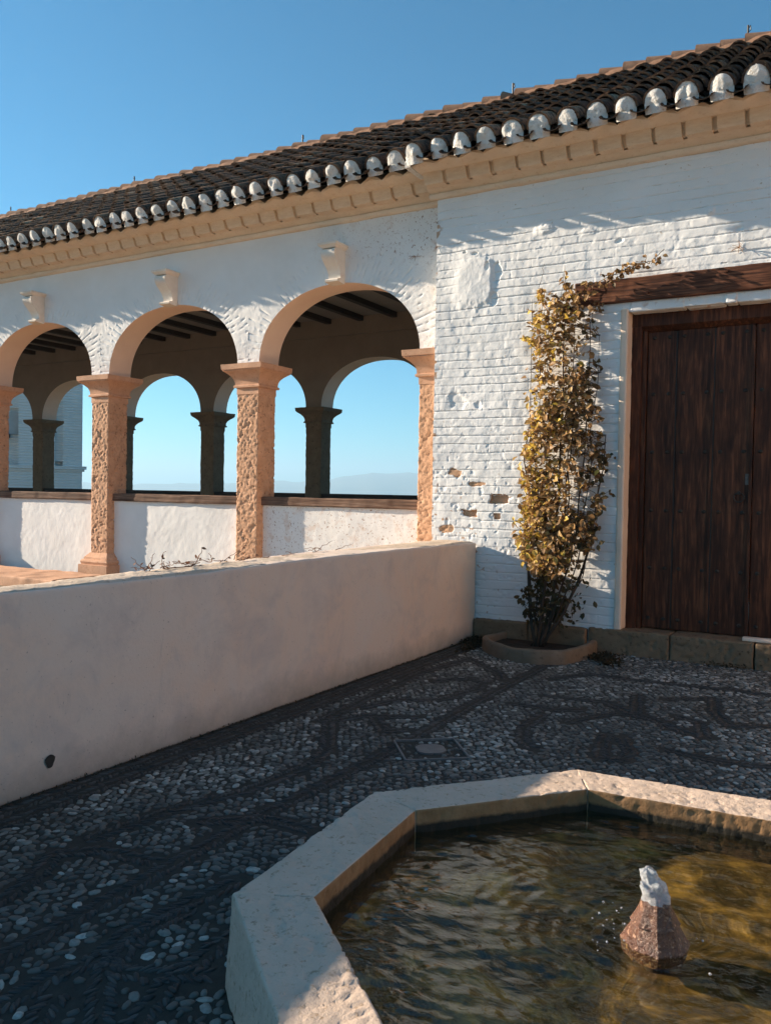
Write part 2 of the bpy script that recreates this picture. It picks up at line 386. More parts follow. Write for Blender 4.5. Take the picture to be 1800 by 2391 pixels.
# ------------------------------------------------------------------ roof
RY, RZ = 11.1, 7.04          # ridge line
def roof(parent, x0, x1, ey, ez, seed, namegrp):
    rnd = random.Random(seed)
    L = math.hypot(RY - ey, RZ - ez); dy, dz = (RY - ey) / L, (RZ - ez) / L   # up-slope
    ny, nz_ = -dz, dy                                                         # normal (pointing up/out)
    sh = MB()
    sh.poly([(x0, ey + .03, ez - .02), (x1, ey + .03, ez - .02), (x1, RY, RZ - .05), (x0, RY, RZ - .05)], [(0, 1, 2, 3)])
    sh.poly([(x0, RY, RZ - .05), (x1, RY, RZ - .05), (x1, 14.5, 5.2), (x0, 14.5, 5.2)], [(0, 1, 2, 3)])
    sh.poly([(x0, ey + .03, ez - .02), (x0, RY, RZ - .05), (x0, 14.5, 5.2), (x0, 14.5, 5.18), (x0, ey + .2, 5.18)], [(0, 1, 2, 3, 4)])
    sh.poly([(x1, ey + .03, ez - .02), (x1, RY, RZ - .05), (x1, 14.5, 5.2), (x1, 14.5, 5.18), (x1, ey + .2, 5.18)], [(0, 1, 2, 3, 4)])
    T = MB(); pitch = .275; n = int(round((x1 - x0) / pitch))
    ex = .295; nc = int(L / ex) + 1
    plugs = []
    ang = np.linspace(0, np.pi, 9)
    for c in range(n):
        xc = x0 + (c + .5) * (x1 - x0) / n
        for k in range(nc):
            s0 = k * ex + rnd.uniform(-.022, .022) - (.03 + rnd.uniform(-.015, .015) if k == 0 else 0); s1 = min(s0 + .40, L)
            if s0 >= L - .05: continue
            jx = rnd.uniform(-.012, .012); lift0 = .018 + rnd.uniform(0, .012); ra, rb = .117 + rnd.uniform(-.007, .007), .092
            yaw = rnd.uniform(-.03, .03); hh = rnd.uniform(1.08, 1.22); col = min(1, max(0, rnd.gauss(.42, .24)))
            rings = []
            for s_, r_, lf, th in ((s0, ra, lift0, 0), (s1, rb, 0., 0), (s0, ra - .018, lift0 - .0, 1), (s0 + .12, ra - .022, lift0, 1)):
                off = (s_ - s0) * yaw + jx
                px = xc + off + r_ * np.cos(ang); hn = r_ * np.sin(ang) * 1.0 * hh + lf + .035
                rings.append(np.stack([px, ey + dy * s_ + ny * hn, ez + dz * s_ + nz_ * hn], -1))
            A, B, C_, D_ = rings
            T.grid(np.stack([A, B], 0), 0, np.full((2, 9), col))
            T.grid(np.stack([A, C_], 0), 0, np.full((2, 9), col * .7), flip=True)
            T.grid(np.stack([C_, D_], 0), 0, np.full((2, 9), .1), flip=True)
            if k == 0: plugs.append((xc + jx, ey + dy * (s0 + .016), ez + dz * (s0 + .016), ra - .015, lift0, hh))
        # pans between the covers
        xp = x0 + (c + 1) * (x1 - x0) / n
        for k in range(nc):
            s0 = k * ex - ((.085 if rnd.random() < .3 else .125) if k == 0 else 0) + rnd.uniform(-.012, .012); s1 = min(s0 + .42, L)
            if s0 >= L - .05: continue
            ra, rb = (.070 if k == 0 else .085), .105; lf = .02; col = min(1, max(0, rnd.gauss(.30, .2)))
            an2 = np.linspace(np.pi, 2 * np.pi, 7); rings = []
            for s_, r_, l_ in ((s0, ra, lf), (s1, rb, 0.), (s0, ra + .016, lf), (s0 + .1, ra + .016, lf)):
                px = xp + r_ * np.cos(an2); hn = (.45 if k == 0 and s_ < .2 else .60) * r_ * np.sin(an2) + l_ + .024
                rings.append(np.stack([px, ey + dy * s_ + ny * hn, ez + dz * s_ + nz_ * hn], -1))
            A, B, C_, D_ = rings
            T.grid(np.stack([A, B], 0), 0, np.full((2, 7), col), flip=True)
            if k == 0:
                T.grid(np.stack([A, C_], 0), 0, np.full((2, 7), .15)); T.grid(np.stack([C_, D_], 0), 0, np.full((2, 7), .15))
    T.v.extend(sh.v); base = T.n
    for q, mm in zip(sh.f, sh.m): T.f.append(q + base); T.m.append(mm)
    T.a.extend(sh.a); T.n += sh.n
    ro = T.build('roof', TILE, parent, smooth=False, angle=40)
    # white mortar plugs closing the cover tiles
    for i, (x, y, z, r, lf, hh) in enumerate(plugs):
        if x < -17.5: continue
        mb = MB(); nr, na = 7, 17; P = np.zeros((nr, na, 3))
        for a in range(nr):
            t = a / (nr - 1)
            th = np.linspace(-.20, np.pi + .20, na)
            low_ = np.clip(-np.sin(th), 0, 1)
            rr = r * t * (1 + .1 * low_)
            px = x + rr * np.cos(th); hn = rr * np.sin(th) * hh + (lf + .035) * (1 if True else 0) - .02 * (1 - t)
            bul = .026 * (1 - t ** 3)
            nn = fbm(np.stack([px * 14, hn * 14 + i * 3.1, np.full(na, i * 1.7)], -1), 5, 3) * .030 * (1 - .4 * t)
            s_ = -bul - nn - .004
            P[a] = np.stack([px, y + dy * s_ + ny * hn - .004, z + dz * s_ + nz_ * hn], -1)
        # lower skirt of mortar reaching the pans
        mb.grid(P, 0, flip=True)
        bt = P[:, -1][::-1]; bl = P[:, 0]; E = np.concatenate([bt, bl[1:]], 0)
        D = E.copy(); D[:, 2] -= .075; D[:, 1] += .02
        D[:, 0] = x + (D[:, 0] - x) * .93
        mb.grid(np.stack([E, D], 0), 0)
        mb.build('tile_plug', PLUG, ro, smooth=True)
    # ridge cap tiles
    rb_ = MB(); k = 0; x = x0
    while x < x1 - .02:
        ln = .40; r0 = .135 + rnd.uniform(-.01, .01); an3 = np.linspace(-.35, np.pi + .35, 11); rings = []
        jz = rnd.uniform(-.012, .012)
        for xx, r_ in ((x, r0 + .008), (min(x + ln, x1), r0 - .035), (x, r0 - .02)):
            rings.append(np.stack([np.full(11, xx), RY + r_ * 1.15 * np.cos(an3), RZ + .085 + jz + r_ * np.sin(an3) + (.02 if xx == x else 0)], -1))
        rb_.grid(np.stack([rings[0], rings[1]], 0), 0); rb_.grid(np.stack([rings[0], rings[2]], 0), 0)
        x += .30 + rnd.uniform(-.02, .02)
    # mortar bed
    X, A = np.meshgrid(np.arange(x0, x1, .05), np.linspace(-.1, np.pi + .1, 9), indexing='ij')
    rr = .155 + .02 * fbm(np.stack([X * 5, A * 2, A * 0], -1), 9, 3)
    rb_.grid(np.stack([X, RY + rr * 1.2 * np.cos(A), RZ + .03 + rr * np.sin(A)], -1), 0)
    rg = rb_.build('ridge', RIDGE, parent, smooth=False, angle=50)
    # iron hooks standing on the ridge
    return ro, rg
def hook(rg, x):
    mb = MB(); mb.tube([(x, RY, RZ + .2), (x, RY, RZ + .36)], .012, 6)
    mb.tube([(x, RY - .01, RZ + .31), (x + .03, RY - .02, RZ + .34), (x + .035, RY - .02, RZ + .29), (x, RY - .01, RZ + .26)], .008, 5)
    mb.build('ridge_hook', IRON, rg)

# ------------------------------------------------------------------ cornice
def cornice(parent, x0, x1, y0, over, seed, ends=(None, None)):
    k = over / .55
    mb = MB()
    prof = [(0, 4.885), (.035, 4.89), (.05, 4.905), (.055, 4.935), (.04, 4.945), (.075, 4.965), (.12, 4.985), (.145, 4.99)]
    # moulded band with small unevenness
    xs = np.arange(x0, x1 + .001, .04); xs[-1] = x1
    X, I = np.meshgrid(xs, np.arange(len(prof)), indexing='ij')
    D = np.array([p[0] for p in prof])[I] * k; Z = np.array([p[1] for p in prof])[I]
    nz = .006 * fbm(np.stack([X * 4, I * .7, I * 0], -1), seed, 3)
    mb.grid(np.stack([X, y0 - D - nz, Z + nz], -1), 0)
    mb.box(x0, x1, y0 - .125 * k, y0 + .1, 4.985, 5.16)
    o = mb.build('cornice', OCHRE, parent, angle=40)
    n = int(round((x1 - x0) / .275)); dn = MB(); rnd = random.Random(seed)
    for i in range(n):
        xa = x0 + (i + .12) * (x1 - x0) / n; xb = xa + .232 + rnd.uniform(-.008, .008)
        z0, z1 = 4.985 + rnd.uniform(-.004, .004), 5.106
        pr = [(y0 - .12 * k, z1), (y0 - .12 * k, z0), (y0 - .225 * k, z0 + .004), (y0 - .245 * k, z0 + .03), (y0 - .255 * k, z0 + .07), (y0 - .29 * k, z1)]
        dn.prism(pr, xa, xb, 0)
        # curved filling between two blocks
        dn.prism([(y0 - .12 * k, z1), (y0 - .16 * k, z0 + .015), (y0 - .20 * k, z0 + .045), (y0 - .22 * k, z0 + .08), (y0 - .245 * k, z1)], xb - .004, xb + .05, 0)
    dn.build('cornice_blocks', OCHRE_BRICK, o, angle=35)
    # soffit bed with the scalloped mortar under the pans
    sb = MB(); xs = np.arange(x0, x1, .0275 / 1.0)
    ph = (xs - x0) / ((x1 - x0) / n); tri = np.abs((ph % 1) - .5) * 2           # 1 at pans
    tz = 5.118 + .080 * (1 - tri) + .008 * np.array([rnd.uniform(-1, 1) for _ in xs])
    y_f = y0 - over + .085
    rows = [np.stack([xs, np.full_like(xs, y0 - .15), np.full_like(xs, 5.1)], -1),
            np.stack([xs, np.full_like(xs, y0 - .30 * k), np.full_like(xs, 5.098)], -1),
            np.stack([xs, np.full_like(xs, y0 - .36 * k), 5.10 + .010 * (1 - tri)], -1),
            np.stack([xs, np.full_like(xs, y_f + .01), 5.104 + .045 * (1 - tri)], -1),
            np.stack([xs, np.full_like(xs, y_f), tz - .002], -1),
            np.stack([xs, np.full_like(xs, y_f + .25), tz + .16], -1)]
    sb.grid(np.stack(rows, 0), 0)
    sb.build('soffit_bed', OCHRE, o, angle=30)
    return o

# ------------------------------------------------------------------ brick house (right)
YB = 8.4; DX0, DX1 = -2.10, .26; DZ = 3.47
house = empty('brick_house', (-1, 8.4, 0), 'whitewashed brick house with a big plank door at the right end of the arcade', 'house')
mb = MB()
relief_sheet(mb, -4.25, DX0, 0.0, 4.93, YB, .0075, wallrelief)
relief_sheet(mb, DX0, -.45, 3.44, 4.93, YB, .0085, wallrelief)
relief_sheet(mb, -.45, DX1, 3.44, 4.93, YB, .02, wallrelief)
relief_sheet(mb, DX1, 3.0, 0.0, 4.93, YB, .02, wallrelief)
mb.box(-4.235, DX0 - .002, YB + .045, 8.95, 0, 4.93); mb.box(DX0 - .002, DX1 + .002, YB + .06, 8.95, DZ + .06, 4.93); mb.box(DX1 + .002, 3.0, YB + .045, 8.95, 0, 4.93)
mb.box(-4.235, -4.0, 8.95, 14.0, 0, 5.1); mb.box(2.8, 3.0, 8.95, 14.0, 0, 5.1); mb.box(-4.0, 2.8, 13.7, 14.0, 0, 5.1)
mb.build('wall', WHITE, house, smooth=True, angle=50)
ro, rg = roof(house, -4.38, 3.1, 7.86, 5.155, 1, 'r'); 
for x in (-4.66 + .2, -1.40): hook(rg, x)
cornice(house, -4.33, 3.1, YB, .55, 4)
mb = MB(); mb.prism([(7.90, 5.10), (7.89, 5.16), (8.02, 5.27), (8.42, 5.50), (8.42, 5.10)], -4.40, -4.335); mb.build('eave_end', PLUG, house)
# plaster reveal of the door (left and right), slightly rounded
mb = MB()
rough_box(mb, (.075, .24, DZ - .24), shift((DX0 - .032, YB + .10, .24 + (DZ - .24) / 2)), .02, .02, .005, 14, 8)
mb.build('door_reveal', CREAM, house, smooth=True, angle=50); mb = MB()
rough_box(mb, (.075, .24, DZ - .24), shift((DX1 + .032, YB + .10, .24 + (DZ - .24) / 2)), .03, .02, .005, 14, 8)
mb.build('door_reveal', CREAM, house, smooth=True, angle=50)
# plain render bands beside the door
# lintel beam
mb = MB(); rough_box(mb, (3.55, .22, .235), shift((-.86, YB + .055, 3.647)), .02, .016, .006, 9, 3, big=.006)
for px, pz in ((-1.18, 3.72), (-1.9, 3.6), (-2.45, 3.68)):
    mb.tube([(px, YB - .08, pz), (px, YB - .04, pz)], .014, 7)
mb.build('lintel', LINTW, house, smooth=True, angle=50)
# brick course under the lintel
mb = MB(); k = 0
for xa, xb, yy, zt in ((-2.08, -1.56, 0, 3.535), (-1.55, -1.20, .05, 3.53), (-1.19, -1.09, -.01, 3.525), (-1.085, -.5, 0, 3.53), (-.49, .24, 0, 3.53)):
    zb = 3.43
    rough_box(mb, (xb - xa, .16, zt - zb), shift(((xa + xb) / 2, YB + .075 + yy, (zt + zb) / 2)), .015, .016, .006, 14, 11 + k); k += 1
mb.build('brick_course', WHITE, house, smooth=True, angle=60)
# door frame
mb = MB()
mb.box(DX0, DX1, YB + .16, YB + .30, 3.31, DZ + .03)
mb.prism([(YB + .16, 3.31), (YB + .22, 3.265), (YB + .30, 3.265), (YB + .30, 3.31)], DX0 + .10, DX1 - .10)
for s_, xx in ((1, DX0), (-1, DX1)):
    xa, xb = sorted((xx, xx + s_ * .10)); mb.box(xa, xb, YB + .17, YB + .30, .24, 3.31)
    xa, xb = sorted((xx + s_ * .10, xx + s_ * .145)); mb.box(xa, xb, YB + .215, YB + .30, .24, 3.27)
mb.build('door_frame', DOORW, house)
# two plank leaves
studz = [3.20, 2.633, 2.045, 1.4555, .874, .36]
def leaf(x0, x1, planks, flip=False):
    mb = MB(); yf = YB + .245; bounds = planks
    rnd = random.Random(5)
    for i in range(len(bounds) - 1):
        a, b = bounds[i], bounds[i + 1]; off = rnd.uniform(-.004, .004)
        rough_box(mb, (b - a - .012, .05, 3.01), shift(((a + b) / 2, yf + .025 + off, .26 + 1.505)), .05, .006, .0015, 8, i)
        if i: mb.box(a - .0055, a + .0055, yf - .003, yf + .02, .27, 3.255, 1); mb.box(a - .030, a - .0056, yf - .009, yf + .02, .27, 3.255)
        for z in studz:
            for xx in (a + .07, b - .07):
                if abs(z - .36) < .01 and rnd.random() < .3: continue
                n = 8; an = np.arange(n) * 2 * np.pi / n; V = [(xx + .022 * math.cos(t), yf + off - .001, z + .020 * math.sin(t)) for t in an] + [(xx + .009 * math.cos(t), yf + off - .012, z + .008 * math.sin(t)) for t in an]
                mb.poly(V, [(j, (j + 1) % n, n + (j + 1) % n, n + j) for j in range(n)] + [tuple(range(n, 2 * n))[::-1]], 1)
    mb.box(x0, x1, yf + .055, yf + .09, .25, 3.29)
    return mb.build('door_leaf', [DOORW, IRON], house)
lf1 = leaf(-1.955, -.955, [-1.955, -1.668, -1.308, -.955])
lf2 = leaf(-.947, .115, [-.947, -.60, -.24, .115])
mb = MB(); mb.box(-.972, -.945, YB + .222, YB + .246, .27, 3.25); mb.build('cover_strip', DOORW, lf1)
mb = MB(); yk = YB + .235
mb.tube([(-1.055 + .045 * math.cos(t), yk - .012, 1.60 + .045 * math.sin(t)) for t in np.linspace(0, 2 * math.pi, 17)], .008, 6)
mb.tube([(-1.055, yk, 1.645), (-1.055, yk - .04, 1.645)], .018, 8)
mb.build('ring_knocker', IRON, lf1)
mb = MB(); mb.box(-1.005, -.975, yk - .003, yk + .01, 1.725, 1.83); mb.tube([(-.990, yk - .006, 1.80), (-.990, yk - .004, 1.78)], .011, 7)
mb.build('lock_plate', simple('grey_iron', (.12, .11, .10), (.08, .07, .06), 30, .45), lf1)

# stone base course and door step
st = MB()
for i, (xa, xb) in enumerate(((-2.42, -1.62), (-1.61, -.86), (-.85, -.10), (-.09, .9), (.91, 2.0))):
    rough_box(st, (xb - xa, .42, .265), shift(((xa + xb) / 2, YB + .185 - .02, .1175)), .016, .02, .006, 12, 30 + i, pit=.012, pitsc=26, big=.008)
tag(st.build('door_step', DKSTONE, smooth=True, angle=60), 'long pitted stone step below the wooden door', 'step')
mb = MB(); rough_box(mb, (.42, .10, .035), shift((-.76, YB + .06, .268), .03), .02, .008, .003, 14, 2, big=.003)
tag(mb.build('stone_slab', CREAM, smooth=True, angle=60), 'thin pale slab lying in the sun on top of the door step', 'slab')
bc = MB()
for i, (xa, xb) in enumerate(((-3.68, -3.05), (-3.04, -2.43))):
    rough_box(bc, (xb - xa, .14, .25), shift(((xa + xb) / 2, YB - .03, .11)), .02, .02, .008, 9, 50 + i, pit=.006, big=.012)
bc.build('base_course', DKSTONE, house, smooth=True, angle=60)

# ------------------------------------------------------------------ arcade gallery
YA = 8.6; SP = 3.25; AH = .915; ZT = 4.93; TH = .42
gal = empty('arcade_gallery', (-11, 8.6, .2), 'whitewashed arcade with round arches on square stone columns under a tiled roof', 'arcade')
bays = [(-6.93, -4.55)] + [(-7.29 - 2.82 * k - 2.46, -7.29 - 2.82 * k) for k in range(5)]   # openings (xl, xr)
def ell(xc, a, th, p=2.12):
    c, s_ = np.cos(th), np.sin(th); r = 1 / ((np.abs(c) / a) ** p + (np.abs(s_) / AH) ** p) ** (1 / p)
    return xc + r * c, SP + r * s_
def spandrel(mb, xl, xr, L_, R_, y, nu, nv, relief, back=TH, top=ZT, matf=0, matr=1, matb=2):
    xc, a = (xl + xr) / 2, (xr - xl) / 2
    th = list(np.linspace(np.pi, 0, nu))
    for cx_ in (L_, R_): th.append(math.atan2(top - SP, cx_ - xc))
    th = np.array(sorted(th, reverse=True))
    ix, iz = ell(xc, a, th)
    c, s_ = np.cos(th), np.sin(th)
    tx = np.where(c < 0, (L_ - xc) / np.where(np.abs(c) < 1e-9, -1e-9, c), (R_ - xc) / np.where(np.abs(c) < 1e-9, 1e-9, c))
    tz = (top - SP) / np.maximum(s_, 1e-9); t = np.minimum(np.abs(tx), tz); ox, oz = xc + t * c, SP + t * s_
    v = np.linspace(0, 1, nv)[:, None] ** 1.15
    X = ix[None] * (1 - v) + ox[None] * v; Z = iz[None] * (1 - v) + oz[None] * v
    if relief:
        phi = np.arctan2(Z - SP, X - xc); d = np.hypot(X - xc, (Z - SP) * a / AH) - a
        P = np.stack([X * 1.1, Z * 1.1, X * 0], -1)
        # voussoirs
        wn = fbm(np.stack([np.floor(phi / .062) * 3.3, d * 0, phi * 0], -1), 71, 2)
        u = phi / .062 + .35 * fbm(P * 4, 61, 3); fr = u - np.floor(u); dd = np.minimum(fr, 1 - fr) * .062 * (a + d)
        reach = .40 + .22 * wn
        mk = (1 - sstep(reach, reach + .05, d)) * sstep(-.35, .1, fbm(P * 6, 63, 3) + .15)
        h = -.0095 * (1 - sstep(.001, .0095, dd)) * mk
        h = h + .004 * (_hash(np.floor(u).astype(np.int64), (u * 0).astype(np.int64), (u * 0).astype(np.int64), 4) - .5) * mk
        h = h + brickrelief(X, Z, 13, .007, .075) * .55 * sstep(.38, .5, d) * sstep(.7, .1, Z - SP - .2)
        h = h + .007 * fbm(P * 3, 65, 4) + .0022 * fbm(P * 18, 66, 3)
        h = h * sstep(ZT, ZT - .15, Z)
        at = sstep(-6.6, -4.4, X) * sstep(.45, .15, np.abs(Z - 4.7)) + .5 * sstep(-5.2, -4.3, X); at = np.clip(at, 0, 1)
    else: h = np.zeros_like(X); at = h
    F = np.stack([X, y - h, Z], -1); mb.grid(F, matf, at, flip=True)
    # soffit
    ny = 9; e = F[0]; rows = [e]
    for j in range(1, ny):
        q = e.copy(); q[:, 1] = y + back * j / (ny - 1); rows.append(q)
    mb.grid(np.stack(rows, 0), matr, flip=False)
    Bk = F[[0, -1]].copy(); Bk[..., 1] = y + back; mb.grid(Bk, matb)
    for sl_ in (0, -1):   # bottom landing strips on the capitals
        e = F[:, sl_]; q = e.copy(); q[:, 1] = y + back; mb.grid(np.stack([e, q], 0), matr)
mb = MB()
for i, (xl, xr) in enumerate(bays):
    L_ = -4.24 + 0 if i == 0 else xr + .18
    if i == 0: spandrel(mb, xl, xr, xl - .18, -4.24, YA, 280, 100, True)
    else: spandrel(mb, xl, xr, xl - .18, xr + .18, YA, 280 if i < 3 else 120, 100 if i < 3 else 50, True)
mb.build('arcade_wall', [SPECK, SOFFIT, INNER], gal, smooth=True, angle=45)
mb = MB(); FY = 13.6
fb = [(-9.75 - 2.8 * k + .37, -9.75 - 2.8 * (k - 1)) for k in range(-1, 5)]
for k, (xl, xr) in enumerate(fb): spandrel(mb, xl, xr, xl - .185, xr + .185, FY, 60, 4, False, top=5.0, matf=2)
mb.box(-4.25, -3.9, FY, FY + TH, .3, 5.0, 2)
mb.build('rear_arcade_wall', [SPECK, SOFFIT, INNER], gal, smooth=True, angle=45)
mb = MB(); mb.box(-24.2, -23.9, YA, FY + TH, .2, 5.1); mb.build('end_wall', WHITE, gal)

CAPP = [(2.86, .004), (2.93, .004), (2.945, .004), (2.950, .034), (2.975, .036), (2.985, .018), (3.03, .022), (3.075, .040), (3.12, .080), (3.155, .125), (3.165, .140), (3.175, .138), (3.18, .152), (3.248, .158), (3.25, .0)]
BASP = [(.24, .125), (.43, .125), (.435, .095), (.45, .100), (.475, .108), (.50, .095), (.51, .07), (.54, .065), (.56, .045), (.60, .012), (.61, .0)]
def ringprof(mb, x0, x1, y0, y1, prof, seed, amp=.003, cap=True, cuts=None):
    rows = []
    for z, o in prof:
        a, b, c, d = x0 - o, x1 + o, y0 - o, y1 + o
        n = 10; t = np.linspace(0, 1, n, endpoint=False)
        pts = np.concatenate([np.stack([a + (b - a) * t, c + 0 * t], -1), np.stack([b + 0 * t, c + (d - c) * t], -1), np.stack([b - (b - a) * t, d + 0 * t], -1), np.stack([a + 0 * t, d - (d - c) * t], -1)])
        P = np.concatenate([pts, np.full((len(pts), 1), z)], 1)
        nn = fbm(P * 9, seed, 3) * amp * 2
        P[:, 0] += nn; P[:, 1] += fbm(P * 9, seed + 3, 3) * amp * 2; P[:, 2] += nn * .6
        rows.append(P)
    mb.grid(np.stack(rows, 0), 0, wrap=True, flip=True)
    mb.add(rows[0], [np.array([list(range(len(rows[0])))[::-1]])]); mb.add(rows[-1], [np.array([list(range(len(rows[-1])))])])
def column(x0, x1, y0, y1, near, i, smat, cmat, zb=.24, base=True):
    c = empty('column', ((x0 + x1) / 2, (y0 + y1) / 2, zb), None, None)
    c.parent = gal; c.matrix_parent_inverse = Matrix.Translation(-gal.location)
    c.name = 'column'
    def part(mb, name, m, **k):
        me = mb.build(name, m, None, **k); me.parent = c; me.matrix_parent_inverse = Matrix.Translation(-c.location); return me
    mb = MB(); z0, z1 = (.58 if base else zb), 2.90
    rough_box(mb, (x1 - x0, y1 - y0, z1 - z0), shift(((x0 + x1) / 2, (y0 + y1) / 2, (z0 + z1) / 2)), .013 if near else .05, .016, .010, 42, 80 + i, pit=.013 if near else .006, pitsc=24, big=.005)
    part(mb, 'shaft', smat, smooth=True, angle=60)
    mb = MB(); ringprof(mb, x0, x1, y0, y1, CAPP, 60 + i); part(mb, 'capital', cmat, angle=35)
    if base:
        mb = MB(); ringprof(mb, x0, x1, y0, y1, BASP, 90 + i, .004); part(mb, 'base', cmat, angle=35)
PD = .37
for k in range(5):
    xl = -7.29 - 2.82 * k; column(xl, xl + .36, YA, YA + PD, k < 3, k, TUFF, CAPST)
column(-4.55, -4.26, YA, YA + PD, True, 9, TUFF, CAPST)
for k in range(-1, 5):
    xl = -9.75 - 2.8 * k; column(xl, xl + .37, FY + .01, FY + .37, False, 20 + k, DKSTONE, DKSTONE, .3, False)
# parapets and sills
def plainrelief(x, z):
    P = np.stack([x, z, x * 0], -1)
    return .007 * fbm(P * 2.5, 91, 4) + .0022 * fbm(P * 15, 92, 4), np.clip(sstep(-8., -6.6, x) * 1.0, 0, 1)
for i, (xl, xr) in enumerate(bays):
    mb = MB(); relief_sheet(mb, xl - .02, xr + .02, .18, 1.39, YA + .13, .016, plainrelief, .03)
    mb.box(xl - .02, xr + .02, YA + .155, YA + .33, .18, 1.392); mb.build('parapet', SPECK, gal, smooth=True, angle=50)
    mb = MB(); rough_box(mb, (xr - xl + .02, .29, .112), shift(((xl + xr) / 2, YA + .235, 1.449)), .025, .012, .006, 9, 5 + i, big=.006)
    mb.build('sill_beam', SILLW, gal, smooth=True, angle=50)
for i, (xl, xr) in enumerate(fb):
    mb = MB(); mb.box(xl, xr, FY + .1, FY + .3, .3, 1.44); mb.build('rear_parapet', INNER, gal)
    mb = MB(); mb.box(xl, xr, FY + .05, FY + .35, 1.44, 1.54); mb.build('rear_sill', DARKWOOD, gal)
# ceiling and beams
mb = MB(); mb.box(-24, -4.24, YA + TH - .01, FY + .01, 4.95, 5.0); mb.build('ceiling', simple('ceiling_boards', (.34, .28, .22), (.28, .23, .18), 3, .9), gal)
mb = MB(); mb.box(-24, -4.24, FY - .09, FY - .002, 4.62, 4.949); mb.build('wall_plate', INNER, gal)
x = -4.75
while x > -19.5:
    mb = MB(); mb.box(x - .055, x + .055, YA + TH + .004, FY - .092, 4.855, 4.949); mb.build('ceiling_beam', DARKWOOD, gal); x -= .735
roL, rgL = roof(gal, -23.9, -4.43, 8.02, 5.185, 2, 'l')
for x in (-8.1, -11.95, -15.55): hook(rgL, x)
cornice(gal, -23.9, -4.26, YA, .58, 9)
# scroll brackets over the arch crowns
BRK = simple('bracket_plaster', (.80, .72, .62), (.72, .62, .51), 9, .9, 40, .5, .006)
def console(xc, i):
    mb = MB(); yb = YA + .0
    pr = [(0, 4.14), (-.10, 4.145), (-.135, 4.155), (-.14, 4.175), (-.12, 4.19), (-.085, 4.195), (-.075, 4.21), (-.08, 4.25), (-.10, 4.30), (-.14, 4.355), (-.19, 4.41), (-.215, 4.45), (-.222, 4.49), (-.21, 4.52), (-.18, 4.54), (-.15, 4.545), (.0, 4.545)]
    n = len(pr); W = 5; rows = []
    def outline(w): return w
    for t, wd in ((-1, 1.0), (-.86, 1.0), (0, .97), (.86, 1.0), (1, 1.0)):
        P = np.array([(xc + t * .098 * (1.0 - .14 * max(0, (4.42 - z) / .22) if z > 4.2 else .95), yb + y * 1.15 * (1 if abs(t) > .9 else .93 if abs(t) < .5 else 1.0), z) for y, z in pr]); 
        P[:, 1] += fbm(P * 25, 7 + i, 2) * .003; rows.append(P)
    G = np.stack(rows, 0); mb.grid(G, 0)
    mb.add(rows[0], [np.array([list(range(n))])]); mb.add(rows[-1], [np.array([list(range(n))[::-1]])])
    ringprof(mb, xc - .09, xc + .09, yb - .225, yb + .06, [(4.542, .0), (4.545, .012), (4.555, .018), (4.575, .045), (4.60, .05), (4.605, .035), (4.612, .02), (4.615, 0)], 33 + i, .002)
    mb.build('scroll_bracket', BRK, gal, angle=40)
for i, (xl, xr) in enumerate(bays): console((xl + xr) / 2 + .04, i)

# ------------------------------------------------------------------ low wall
lw = empty('low_wall', (-3.9, 2, 0), 'low beige rendered wall between the pebble courtyard and the arcade', 'wall')
def lwfn(P):
    y = 2.2 + P[..., 1]; th = np.interp(y, [2.5, 3.4, 5.6, 8.1], [.25, .265, .43, .51])
    t = (P[..., 0] + .25) / .5       # 0 left .. 1 right
    x = -3.68 - th * (1 - t) + .004 * np.sin(y * 2.1); z = .53 + P[..., 2] + .008 * np.sin(y * 1.3) * (P[..., 2] > 0)
    return np.stack([x, y, z], -1)
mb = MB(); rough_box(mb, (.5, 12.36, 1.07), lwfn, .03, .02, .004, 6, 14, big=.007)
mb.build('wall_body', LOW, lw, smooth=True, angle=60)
mb = MB(); y = np.arange(-3.9, 8.36, .02); t = np.linspace(0, 1, 14)
Yg, Tg = np.meshgrid(y, t, indexing='ij'); th = np.interp(Yg, [2.5, 3.4, 5.6, 8.1], [.25, .265, .43, .51])
Xg = -3.683 - (th + .0) * Tg; Pn = np.stack([Xg, Yg, Yg * 0], -1)
Zg = 1.066 + .010 * fbm(Pn * 5, 77, 4) + .006 * fbm(Pn * 25, 78, 3) + .006 * np.sin(Tg * np.pi)
Zg = np.where((Tg < .01) | (Tg > .99), 1.045, Zg); mb.grid(np.stack([Xg + .004 * fbm(Pn * 9, 79, 3), Yg, Zg], -1), 0, flip=True)
mb.build('wall_top', LOWTOP, lw, smooth=True)
mb = MB(); n = 14; an = np.arange(n) * 2 * np.pi / n
ringo = [(-3.6735, 2.873 + .030 * math.cos(t) * (1 + .2 * math.sin(3 * t)), .150 + .036 * math.sin(t)) for t in an]; ringi = [(-3.6755, 2.87 + .016 * math.cos(t), .146 + .022 * math.sin(t)) for t in an]
mb.poly(ringo + ringi, [(j, (j + 1) % n, n + (j + 1) % n, n + j) for j in range(n)] + [tuple(range(n, 2 * n))], 0)
mb.build('drain_hole', simple('dark_hole', (.03, .025, .02), (.06, .05, .04), 20), lw)

# stone kerb in the garden, far left
mb = MB(); rough_box(mb, (3.4, .9, .17), shift((-11.0, 7.75, .26)), .04, .02, .01, 6, 12, big=.015)
tag(mb.build('stone_kerb', CAPST, smooth=True, angle=60), 'low weathered stone kerb in the garden beside the nearest-left column base', 'kerb')

